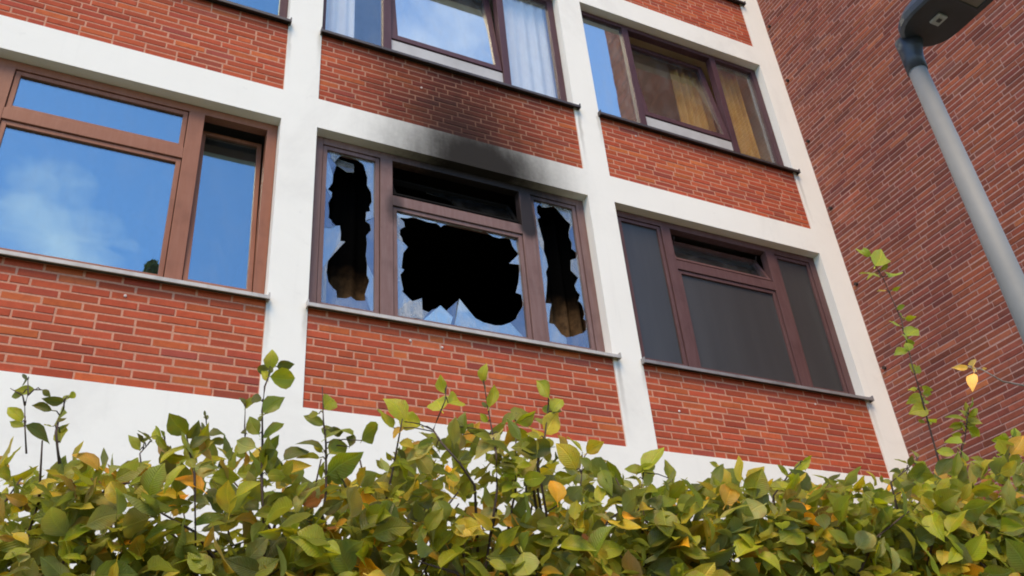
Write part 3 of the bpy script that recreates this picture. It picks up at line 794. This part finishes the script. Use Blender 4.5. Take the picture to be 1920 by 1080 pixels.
def loose_shard(pts, y, tiltx, mat):
    bm = bmesh.new()
    fc = bm.faces.new([bm.verts.new((p[0], y, p[1])) for p in pts])
    ex = bmesh.ops.extrude_face_region(bm, geom=[fc])
    bmesh.ops.translate(bm, vec=(0, 0.004, 0), verts=[v for v in ex['geom'] if isinstance(v, bmesh.types.BMVert)])
    bmesh.ops.recalc_face_normals(bm, faces=bm.faces)
    for fq in bm.faces: fq.material_index = 0 if abs(fq.normal.y) > 0.5 else 1
    o = bm_obj('shard', bm, mat, winB)
    o.data.materials.append(M['glass_edge'] if mat is not M['glass_black'] else mat)
    zb = min(p[1] for p in pts)
    tilt_about(o, zb, y, tiltx)
    return o
loose_shard([(0.20, 1.555), (0.235, 1.62), (0.375, 1.60), (0.37, 1.50), (0.31, 1.485)], 0.150, rad(-7), M['glass_sooty'])
loose_shard([(1.17, 0.13), (1.275, 0.385), (1.44, 0.20), (1.42, 0.13)], 0.160, rad(-4), M['glass_sooty'])
loose_shard([(0.95, 0.125), (1.10, 0.285), (1.21, 0.20), (1.19, 0.125)], 0.126, rad(9), M['glass_broken'])
loose_shard([(0.79, 0.125), (0.80, 0.36), (0.87, 0.30), (0.95, 0.335), (0.955, 0.15)], 0.126, rad(-5), M['glass_broken_pale'])
# what is left of the vent: a blackened sash hanging into the room with a sooty corner of glass
sa = bars('sash', ring(0.712, 1.923, 1.315, 1.680, 0.036), 0.112, 0.160, M['char'], winB, 0.003)
tilt_about(sa, 1.315, 0.16, rad(-28))
g1 = loose_shard([(1.33, 1.35), (1.27, 1.50), (1.06, 1.56), (1.12, 1.60), (1.42, 1.62), (1.87, 1.60), (1.87, 1.35)], 0.135, rad(-28), M['glass_black'])

# lower right window: iron stay arms in the open vent
for sx in (0.80, 1.86):
    tube('stay_arm', [(sx, 0.17, 1.66), (sx + 0.01, 0.21, 1.60), (sx, 0.235, 1.645)], [0.006] * 3, 6, M['rust'], winC)

# ------------------------------------------------------------------ the brick wing
wing = empty('brick_wing', (XR, 0, 0))
tag(wing, 'dark red-brown brick side wing standing out at right of the white-framed block', 'building')
def wp(o):
    o.parent = wing
    o.matrix_parent_inverse = Matrix.Translation((-XR, 0, 0))
    return o
WL, WTOP = 3.06, Z0 + 10.0
wall = wp(box('wall', XR + 0.0028, XR + 8.0, -WL + 0.008, 8.0, 0, WTOP, M['mortar_dark']))
wp(box('roof', XR, XR + 8.0, -WL, 8.0, WTOP + 0.001, WTOP + 0.2, M['roof']))
wr = random.Random(5)
wl_lay = layout(WL, WTOP, wr, 0.0035)
cw = []
for j, (lx, lz, ll) in enumerate(wl_lay):
    c = Vector((XR, -(lx + ll / 2), lz + BH / 2))
    if in_view(c) and (lz > Z0 - 1.0):
        cw.append(((c - CAM).length, j))
cw.sort()
ownw = {j for _, j in cw[:296]}
rest = []
for j, (lx, lz, ll) in enumerate(wl_lay):
    t = pick(DARK, wr)
    # a few stretches of the wall were laid with lighter or purpler bricks
    t2 = noise.noise(Vector((lx * 1.3, lz * 0.9, 2.0)))
    if t2 > 0.25: t = (t[0] * 1.18, t[1] * 1.14, t[2] * 1.0, 1)
    dx = wr.uniform(-0.002, 0.0015)
    if j in ownw:
        me, l0 = brick_mesh('brick_dark', ll, wr.randrange(3))
        o = bpy.data.objects.new('brick', me); link(o, wall)
        o.location = (XR + dx, -lx, lz)
        o.rotation_euler = (0, 0, -math.pi / 2)
        o.scale = (ll / l0, 1, 1); o.color = t
    else:
        v, f = brick_geo(ll, BH, 0.03, wr)
        rest.append(([(XR + dx + b_, -(lx + a), lz + c) for a, b_, c in v], f, t))
tag(mass('brick_courses', rest, M['brick_dark_mass'], wall), kind='stuff')
for zz in (-0.645, 0.375, 1.392, 2.422, 3.436, 4.450, 5.445, 6.46, 7.48):
    bm = bmesh.new()
    bmesh.ops.create_cone(bm, cap_ends=True, segments=12, radius1=0.020, radius2=0.017, depth=0.05)
    bmesh.ops.rotate(bm, matrix=Matrix.Rotation(rad(90), 3, 'Y'), verts=bm.verts)
    bmesh.ops.translate(bm, vec=(XR - 0.006, -0.07, Z0 + zz), verts=bm.verts)
    wp(bm_obj('iron_anchor', bm, M['rust']))

# ------------------------------------------------------------------ curtains
def curtain(name, x0, x1, z0, z1, y, folds, depth, mat, label, group=None, ragged=0.0, seed=1, taper=0.0):
    r = random.Random(seed)
    nx, nz = max(24, folds * 8), 10
    root = (x0, y, z1)
    v, f = [], []
    ph = r.uniform(0, 6)
    for i in range(nz + 1):
        tz = i / nz
        for j in range(nx + 1):
            t = j / nx
            u = (t - 0.5) * (1 - taper * math.sin(math.pi * min(tz * 1.1, 1))) + 0.5
            zz = z0 + (z1 - z0) * tz
            if ragged and i == nz: zz += -ragged * abs(noise.noise(Vector((t * 7, seed, 0.3)))) * 2
            if ragged and i == nz - 1: zz += -0.6 * ragged * abs(noise.noise(Vector((t * 7, seed, 0.3)))) * 2
            yy = depth * math.sin(ph + t * folds * 2 * math.pi + 0.5 * math.sin(tz * 3 + t * 5)) + 0.3 * depth * math.sin(t * folds * 4.7 + tz)
            v.append((x0 + (x1 - x0) * u - root[0], yy, zz - root[2]))
    for i in range(nz):
        for j in range(nx):
            a = i * (nx + 1) + j
            f.append((a, a + 1, a + nx + 2, a + nx + 1))
    o = mesh_obj(name, v, f, mat, None, True)
    o.location = root
    sm = o.modifiers.new('thickness', 'SOLIDIFY'); sm.thickness = 0.003
    return tag(o, label, 'curtain', group)
ZU = Z0 + H
curtain('curtain', BAYS[1] + 1.50, BAYS[1] + 1.98, ZU - 0.15, ZU + HW + 0.08, 0.40, 5, 0.03, M['yellow_cloth'],
        'yellow curtain gathered behind the tilted middle sash of the upper right window', 'yellow curtains in the upper right window', seed=2)
curtain('curtain', BAYS[1] + 2.18, BAYS[1] + 2.50, ZU - 0.15, ZU + HW + 0.08, 0.30, 4, 0.03, M['yellow_cloth'],
        'yellow curtain behind the narrow right pane of the upper right window', 'yellow curtains in the upper right window', seed=4)
curtain('net_curtain', 0.05, 0.36, ZU - 0.1, ZU + HW + 0.08, 0.21, 3, 0.012, M['net_cloth'],
        'white net curtain at the left edge of the window above the burnt one', 'net curtains above the burnt window', seed=6)
curtain('net_curtain', 1.96, 2.74, ZU - 0.1, ZU + HW + 0.08, 0.21, 6, 0.012, M['net_cloth'],
        'white net curtain behind the right pane of the window above the burnt one', 'net curtains above the burnt window', seed=7)
curtain('scorched_curtain', 0.24, 0.66, Z0 - 0.3, Z0 + 1.72, 0.36, 3, 0.025, M['brown_cloth'],
        'scorched brown cloth behind the left broken pane of the burnt window', 'scorched cloths in the burnt window', seed=9)
curtain('scorched_curtain', 2.10, 2.66, Z0 - 0.3, Z0 + 1.72, 0.36, 4, 0.03, M['brown_cloth'],
        'scorched brown cloth behind the right broken pane of the burnt window', 'scorched cloths in the burnt window', seed=12)

# ------------------------------------------------------------------ street lamp
LX, LY = 1.983, -3.780
lamp = empty('street_lamp', (LX, LY, 0))
tag(lamp, 'grey street lamp pole with dark flat lantern in front of the dark brick wing', 'street lamp')
ZT = CAM.z + 3.075
prof = [(0, 0.105), (0.9, 0.102), (0.93, 0.068), (1.6, 0.064), (3.2, 0.052), (ZT, 0.0415)]
tube('pole', [(0, 0, z) for z, r in prof], [r for z, r in prof], 32, M['lamp_grey'], lamp)
bm = bmesh.new()
bmesh.ops.create_cone(bm, cap_ends=True, segments=24, radius1=0.15, radius2=0.14, depth=0.04)
bmesh.ops.translate(bm, vec=(0, 0, 0.02), verts=bm.verts)
bm_obj('base_flange', bm, M['lamp_grey'], lamp)
tube('collar', [(0, 0, ZT - 0.035), (0, -0.003, ZT + 0.04), (0, -0.010, ZT + 0.09), (0, -0.022, ZT + 0.15)],
     [0.0475, 0.0490, 0.054, 0.066], 24, M['lamp_dark'], lamp)
# lantern: flat housing, rounded at the pole end, reaching out towards the street
def lantern():
    bm = bmesh.new()
    zl = ZT + 0.125
    out = []
    hw, ln = 0.158, 0.66
    for a in range(0, 13):                                # rounded end by the pole
        t = math.pi * a / 12
        out.append((0.012 - hw * math.cos(t), -0.165 + 0.155 * math.sin(t) ** 0.9))
    out += [(0.012 + hw, -0.40), (0.012 + hw * 0.93, -0.56), (0.012 + hw * 0.72, -ln), (0.012 - hw * 0.72, -ln), (0.012 - hw * 0.93, -0.56), (0.012 - hw, -0.40)]
    levels = [(0.94, 0.0), (1.0, 0.012), (1.0, 0.045), (0.90, 0.085), (0.62, 0.115)]
    cx, cy = 0.012, -0.33
    rings = [[bm.verts.new((cx + (x - cx) * s, cy + (y - cy) * s, zl + h)) for x, y in out] for s, h in levels]
    for r0, r1 in zip(rings, rings[1:]):
        for i in range(len(out)):
            i2 = (i + 1) % len(out)
            bm.faces.new((r0[i], r0[i2], r1[i2], r1[i]))
    bm.faces.new(rings[0]); bm.faces.new(rings[-1])
    bmesh.ops.recalc_face_normals(bm, faces=bm.faces)
    return bm_obj('lantern', bm, M['lamp_dark'], lamp), zl
lan, zl = lantern()
fr = bmesh.new()
for (x0, x1, y0, y1) in ((-0.105, 0.13, -0.318, -0.306), (-0.105, 0.13, -0.60, -0.588), (-0.105, -0.093, -0.588, -0.318), (0.118, 0.13, -0.588, -0.318)):
    add_box(fr, x0, x1, y0, y1, zl - 0.008, zl + 0.004, 0.002)
bm_obj('lens_frame', fr, M['lamp_dark'], lan)
box('lens', -0.093, 0.118, -0.588, -0.318, zl - 0.003, zl + 0.003, M['lamp_lens'], lan)
sn = bmesh.new()
add_box(sn, -0.030, 0.026, -0.225, -0.165, zl - 0.010, zl + 0.004, 0.002)
sens = bm_obj('sensor', sn, M['lamp_chrome'], lan)
box('sensor_eye', -0.012, 0.010, -0.205, -0.185, zl - 0.013, zl - 0.0095, M['lamp_dark'], lan)

# ------------------------------------------------------------------ the hedge
HYAW = rad(-12)
HU = Vector((math.cos(HYAW), math.sin(HYAW), 0))
HN = Vector((-math.sin(HYAW), math.cos(HYAW), 0))
def hp(s, n, z): return CAM + HU * s + HN * n + Vector((0, 0, z))
hedge = empty('hedge', (hp(0.6, 1.8, 0).x, hp(0.6, 1.8, 0).y, 0))
tag(hedge, 'leafy green and yellowing hedge along the bottom of the picture', 'hedge')
HB_INV = Matrix.Translation(-hedge.location)
def hpar(o):
    o.parent = hedge; o.matrix_parent_inverse = HB_INV; return o

def leaf_geo(r):
    """an ovate leaf, base at the origin, tip at y = 1: folded, arched, twisted and a little ragged"""
    fold = r.uniform(0.02, 0.50); arch = r.uniform(-0.5, 1.3); twist = r.uniform(-0.7, 0.7); wid = r.uniform(0.78, 1.12)
    skew = r.uniform(-0.10, 0.10); ruff = r.uniform(0.02, 0.10); sd = r.uniform(0, 50)
    T = [0.0, 0.12, 0.30, 0.50, 0.70, 0.88, 1.0]
    Wd = [0.0, 0.20, 0.325, 0.335, 0.245, 0.095, 0.0]
    def pt(t, u, w):
        x = u * w * wid * (1 + 0.22 * noise.noise(Vector((t * 4, u * 2 + sd, sd)))) + skew * math.sin(t * math.pi)
        z = abs(u) * w * fold + ruff * noise.noise(Vector((t * 3.2 + sd, u * 1.7, sd * 0.3)))
        a = twist * (t - 0.2)
        x, z = x * math.cos(a) - z * math.sin(a), x * math.sin(a) + z * math.cos(a)
        k = arch if abs(arch) > 0.05 else 0.05
        y = math.sin(k * t) / k; dz = -(1 - math.cos(k * t)) / k
        return (x, y + 0.4 * z * math.sin(k * t), dz + z * math.cos(k * t))
    v, f, uvs = [], [], []
    n = len(T)
    cols = (-1.0, -0.55, 0.0, 0.55, 1.0)
    idx = {}
    for i, t in enumerate(T):
        for c, u in enumerate(cols):
            if Wd[i] == 0 and c != 2: idx[i, c] = None; continue
            idx[i, c] = len(v); v.append(pt(t, u, Wd[i])); uvs.append((u * Wd[i], t, 0.0))
    for i in range(n - 1):
        for c in range(4):
            q = [idx[i, c] if idx[i, c] is not None else idx[i, 2], idx[i, c + 1] if idx[i, c + 1] is not None else idx[i, 2],
                 idx[i + 1, c + 1] if idx[i + 1, c + 1] is not None else idx[i + 1, 2], idx[i + 1, c] if idx[i + 1, c] is not None else idx[i + 1, 2]]
            o = []
            for a in q:
                if a not in o: o.append(a)
            if len(o) > 2: f.append(tuple(o))
    k = len(v)
    v += [(-0.014, -0.16, 0.03), (0.014, -0.16, 0.03), (0.014, 0.02, 0.0), (-0.014, 0.02, 0.0)]
    uvs += [(0, 0, 0)] * 4
    f.append((k, k + 1, k + 2, k + 3))
    return v, f, uvs
lr = random.Random(21)
LEAF = []
for i in range(16):
    v, f, vein = leaf_geo(lr)
    me = bpy.data.meshes.new('leaf'); me.from_pydata(v, [], f); me.update()
    for p in me.polygons: p.use_smooth = True
    at = me.attributes.new('leaf_pos', 'FLOAT_VECTOR', 'POINT'); at.data.foreach_set('vector', [c for p in vein for c in p])
    me.materials.append(M['leaf'])
    LEAF.append((me, v, f, vein))

TINT0 = {'g': (0.150, 0.180, 0.022), 'G': (0.125, 0.165, 0.030), 'd': (0.070, 0.088, 0.022), 'b': (0.215, 0.255, 0.022),
        'B': (0.175, 0.235, 0.028), 'y': (0.330, 0.290, 0.040), 'o': (0.290, 0.190, 0.030), 'p': (0.210, 0.240, 0.110),  # 'p' has the sky sheen of glossy leaves put into its colour
        'f': (0.620, 0.420, 0.190), 'a': (0.560, 0.300, 0.025), 'n': (0.240, 0.110, 0.035)}
TINT = {k: (c[0] * 1.75, c[1] * 1.52, c[2] * 0.8) for k, c in TINT0.items()}
def tint(k):
    c = TINT[k]; q = lr.uniform(0.82, 1.18)
    return (c[0] * q * lr.uniform(0.92, 1.08), c[1] * q, c[2] * q, 1.0)
leaf_own, leaf_rest = [], []

def leaf_matrix(base, tip, face, width=1.0):
    y = (tip - base); L = y.length; y.normalize()
    z = (face - y * face.dot(y))
    if z.length < 1e-3: z = y.orthogonal()
    z.normalize(); x = y.cross(z)
    m = Matrix(((x.x, y.x, z.x, base.x), (x.y, y.y, z.y, base.y), (x.z, y.z, z.z, base.z), (0, 0, 0, 1)))
    return m @ Matrix.Diagonal((L * width, L, L, 1))
def add_leaf(base, tip, face, t, width, parent_shoot=None, own=False):
    i = lr.randrange(len(LEAF))
    m = leaf_matrix(base, tip, face, width)
    if own: leaf_own.append((i, m, t, parent_shoot))
    else: leaf_rest.append((i, m, t))

# traced shoots that stand out of the hedge
for dist, stem, leaves in SHOOTS:
    pts = []
    nn = len(stem)
    for i, (s, z) in enumerate(stem):
        k = dist + 0.02 * math.sin(i * 1.7 + s * 9)
        pts.append(hp(s * k / dist, k, z * k / dist))
    if 0.40 < stem[0][1] < 0.55: pts.insert(0, pts[0] + HN * 0.05 + HU * lr.uniform(-0.04, 0.04) - Vector((0, 0, 0.17))); nn += 1
    dry = leaves and all(l[2] == 'f' for l in leaves)
    r0 = 0.0024 if nn > 3 else 0.0016
    sv, sf = [], []
    tube_geo(pts, [r0 * (1 - 0.6 * i / max(1, nn - 1)) for i in range(nn)], 6, sv, sf)
    todo = []
    for a, b2, kd in leaves:
        k1 = dist + lr.uniform(-0.012, 0.012); k2 = k1 + lr.uniform(-0.030, 0.030)
        todo.append((hp(a[0] * k1 / dist, k1, a[1] * k1 / dist), hp(b2[0] * k2 / dist, k2, b2[1] * k2 / dist), kd))
    if leaves and not dry:                                 # the small leaves between the large ones
        extra = 16 if leaves[0][2] == 'B' else (3 if nn > 3 else 1)
        for q in range(extra):
            i0 = lr.randrange(1 if nn > 2 else 0, nn - 1); t = lr.random()
            base = pts[i0].lerp(pts[i0 + 1], t)
            d = HU * lr.uniform(-1, 1) - HN * lr.uniform(-0.5, 0.6) + Vector((0, 0, lr.uniform(-0.1, 0.9)))
            base = base + d.normalized() * 0.008
            todo.append((base, base + d.normalized() * lr.uniform(0.016, 0.034), lr.choice('Bbg') if extra == 16 else lr.choice('gdb')))
    for base, tip, kd in todo:                             # a stalk from the stem to every leaf
        best = min((pts[i].lerp(pts[i + 1], t / 8) for i in range(nn - 1) for t in range(9)), key=lambda p: (p - base).length)
        if 0.004 < (best - base).length < 0.12:
            tube_geo([best, best.lerp(base, 0.5) + Vector((0, 0, 0.004)), base], [0.0012, 0.0010, 0.0008], 5, sv, sf)
    sh = mesh_obj('shoot', sv, sf, M['twig_pale'] if dry else M['bark'], None, True)
    hpar(sh)
    for base, tip, kd in todo:
        face = -HN + HU * lr.uniform(-0.9, 0.9) + Vector((0, 0, lr.uniform(-0.7, 0.9)))
        add_leaf(base, tip, face, tint(kd), lr.uniform(0.78, 1.12) if kd != 'd' else lr.uniform(0.6, 0.95), sh, True) if kd != 'f' else add_leaf(base, base.lerp(tip, 0.85), face, tint(kd), 0.7, sh, True)

# branches inside the hedge
V, F = [], []
for i in range(70):
    s0 = lr.uniform(-2.6, 4.6); n0 = lr.uniform(1.50, 1.95)
    p = hp(s0, n0, -CAM.z); pts = [p]
    s1, n1 = s0, n0
    for q in range(1, 7):
        s1 += lr.uniform(-0.09, 0.09); n1 = min(2.1, max(1.36, n1 + lr.uniform(-0.09, 0.07)))
        pts.append(hp(s1, n1, -CAM.z + (CAM.z + lr.uniform(0.44, 0.50)) * q / 6))
    tube_geo(pts, [0.011 - 0.0014 * q for q in range(7)], 6, V, F)
for i in range(420):                                     # twigs near the clipped top
    s0 = lr.uniform(-1.2, 2.6); n0 = lr.uniform(1.36, 1.75); z0 = lr.uniform(0.22, 0.46)
    a = lr.uniform(-1.1, 1.1)
    pts = [hp(s0, n0, z0), hp(s0 + 0.06 * math.sin(a), n0 + lr.uniform(-0.04, 0.03), z0 + 0.06), hp(s0 + 0.13 * math.sin(a), n0 + lr.uniform(-0.07, 0.04), z0 + 0.12 * math.cos(a) + 0.01)]
    tube_geo(pts, [0.0030, 0.0022, 0.0012], 5, V, F)
br = hpar(mesh_obj('branches', V, F, M['bark'], None, True))
tag(br, kind='stuff')

# the mass of leaves
PAL = [('g', 34), ('G', 16), ('d', 12), ('b', 30), ('y', 18), ('o', 8), ('p', 11), ('a', 2.4), ('n', 1.0)]
def rnd_kind(): return lr.choices([p[0] for p in PAL], [p[1] for p in PAL])[0]
TOP = [(-0.383, 0.525), (-0.314, 0.536), (-0.241, 0.528), (-0.169, 0.546), (-0.094, 0.571), (-0.031, 0.575), (0.036, 0.523), (0.102, 0.53), (0.152, 0.522), (0.221, 0.574), (0.283, 0.594), (0.375, 0.596), (0.44, 0.586), (0.511, 0.549), (0.606, 0.532), (0.702, 0.516), (0.804, 0.517), (0.91, 0.518), (1.016, 0.511), (1.136, 0.531), (1.266, 0.565), (1.399, 0.587)]
def top(s):
    z = TOP[0][1] if s < TOP[0][0] else TOP[-1][1]
    for (a, za), (c, zc) in zip(TOP, TOP[1:]):
        if a <= s <= c: z = za + (zc - za) * (s - a) / (c - a)
    return z + 0.012 * noise.noise(Vector((s * 14, 2.4, 1)))
def scatter(count, s_rng, n_rng, z_rng, size, up):
    for i in range(count):
        s = lr.uniform(*s_rng); n = n_rng[0] + (n_rng[1] - n_rng[0]) * lr.random() ** 1.3
        z = lr.uniform(*z_rng)
        lim = top(s * 1.36 / n) * (1 + 0.75 * (n - 1.36) / 1.36)
        if z > lim: z = lim - 0.11 * lr.random() ** 1.2
        L = size[0] * 0.62 + (size[1] - size[0] * 0.62) * lr.random() ** 0.8
        d = (-HN * lr.uniform(-0.35, 0.9) + HU * lr.uniform(-1.0, 1.0) + Vector((0, 0, lr.uniform(-0.75, 0.75) + up)))
        d.normalize()
        base = hp(s, n, z)
        face = -HN * lr.uniform(-0.3, 1.0) + HU * lr.uniform(-0.9, 0.9) + Vector((0, 0, lr.uniform(-0.3, 1.1)))
        k = rnd_kind()
        add_leaf(base, base + d * L, face, tint(k), lr.uniform(0.72, 1.15))
        m = leaf_rest[-1]
        if -0.75 < s < 1.95 and n < 1.50 and z > 0.27:
            near.append((n + 0.25 * abs(z - 0.43) + lr.uniform(0, 0.02), len(leaf_rest) - 1))
near = []
scatter(3800, (-0.8, 2.0), (1.31, 1.66), (0.22, 0.47), (0.036, 0.068), 0.15)
scatter(2500, (-0.8, 2.0), (1.33, 1.64), (0.44, 0.66), (0.026, 0.056), 0.35)
scatter(2200, (-0.8, 2.0), (1.34, 1.50), (0.24, 0.44), (0.034, 0.066), 0.1)
scatter(3600, (-1.2, 2.4), (1.45, 1.95), (0.10, 0.46), (0.040, 0.068), 0.15)
scatter(1100, (-2.6, -0.75), (1.30, 2.0), (-0.4, 0.52), (0.045, 0.072), 0.15)
scatter(1500, (1.95, 4.6), (1.30, 2.0), (-0.4, 0.52), (0.045, 0.072), 0.15)
scatter(3200, (-2.6, 4.6), (1.30, 2.0), (-1.5, 0.25), (0.05, 0.08), 0.1)
near.sort()
n_own = len(leaf_own)
chosen = {i for _, i in near[:max(0, 298 - n_own)]}
for i, m, t, sh in leaf_own:
    o = bpy.data.objects.new('leaf', LEAF[i][0]); COL.objects.link(o)
    o.parent = sh; o.matrix_parent_inverse = HB_INV.inverted() @ HB_INV
    o.matrix_world = m
    o.matrix_parent_inverse = Matrix.Identity(4); o.matrix_basis = m
    o.color = t
for i in chosen:
    k, m, t = leaf_rest[i]
    o = bpy.data.objects.new('leaf', LEAF[k][0]); COL.objects.link(o)
    hpar(o); o.matrix_basis = m; o.color = t
V, F, T, VE = [], [], [], []
for i, (k, m, t) in enumerate(leaf_rest):
    if i in chosen: continue
    _, v, f, vein = LEAF[k]
    b0 = len(V)
    V += [(m @ Vector(p))[:] for p in v]
    F += [tuple(b0 + q for q in fc) for fc in f]
    T += [t] * len(v); VE += [c for p in vein for c in p]
me = bpy.data.meshes.new('foliage'); me.from_pydata(V, [], F); me.update()
at = me.color_attributes.new('tint', 'FLOAT_COLOR', 'POINT')
at.data.foreach_set('color', [c for t in T for c in t])
at = me.attributes.new('leaf_pos', 'FLOAT_VECTOR', 'POINT'); at.data.foreach_set('vector', VE)
for p in me.polygons: p.use_smooth = True
me.materials.append(M['leaf_mass'])
fo = bpy.data.objects.new('foliage', me); COL.objects.link(fo); hpar(fo)
tag(fo, kind='stuff')

# ------------------------------------------------------------------ the tree across the path, seen only as a reflection in the glass
TX, TY, TH = -0.35, -15.0, 15.1
tree = empty('tall_tree', (TX, TY, 0))
tag(tree, 'tall green tree whose tip is mirrored low in the left window', 'tree')
tr = random.Random(3)
tv, tf = [], []
tube_geo([(0, 0, 0), (0.08, 0.03, 3), (0.02, -0.05, 7), (0.05, 0.02, 11), (0, 0, TH - 1.2)], [0.24, 0.18, 0.12, 0.06, 0.015], 10, tv, tf)
for i in range(40):
    z = tr.uniform(2.6, TH - 1.2); a = tr.uniform(0, 6.28); L = 0.25 + 2.2 * (1 - z / TH)
    tube_geo([(0.03, 0, z), (L * 0.5 * math.cos(a), L * 0.5 * math.sin(a), z + 0.35 * L), (L * math.cos(a), L * math.sin(a), z + 0.8 * L)], [0.04, 0.025, 0.008], 5, tv, tf)
mesh_obj('trunk', tv, tf, M['bark'], tree, True)
V, F, T = [], [], []
for i in range(11000):
    z = 2.4 + (TH - 2.4) * tr.random() ** 0.85 if i < 10400 else TH - 2.6 * tr.random()
    R_ = 0.05 + 3.0 * (1 - z / TH) ** 0.62
    a = tr.uniform(0, 6.28)
    rr = R_ * tr.random() ** 0.5 * (0.72 + 0.45 * noise.noise(Vector((math.cos(a) * 2, math.sin(a) * 2, z * 0.9))))
    c = Vector((rr * math.cos(a), rr * math.sin(a), z + tr.uniform(-0.1, 0.1)))
    x = Vector((tr.gauss(0, 1), tr.gauss(0, 1), tr.gauss(0, 1))).normalized(); y = x.orthogonal().normalized()
    L = tr.uniform(0.07, 0.13)
    b0 = len(V)
    V += [(c - x * L)[:], (c + y * L * 0.5)[:], (c + x * L)[:], (c - y * L * 0.5)[:]]
    F.append((b0, b0 + 1, b0 + 2, b0 + 3))
    q = tr.uniform(0.7, 1.3); T += [(0.075 * q, 0.095 * q, 0.022 * q, 1)] * 4
me = bpy.data.meshes.new('crown'); me.from_pydata(V, [], F); me.update()
at = me.color_attributes.new('tint', 'FLOAT_COLOR', 'POINT'); at.data.foreach_set('color', [c for t in T for c in t])
me.materials.append(M['leaf_mass'])
cr = bpy.data.objects.new('crown', me); link(cr, tree)
tag(cr, kind='stuff')
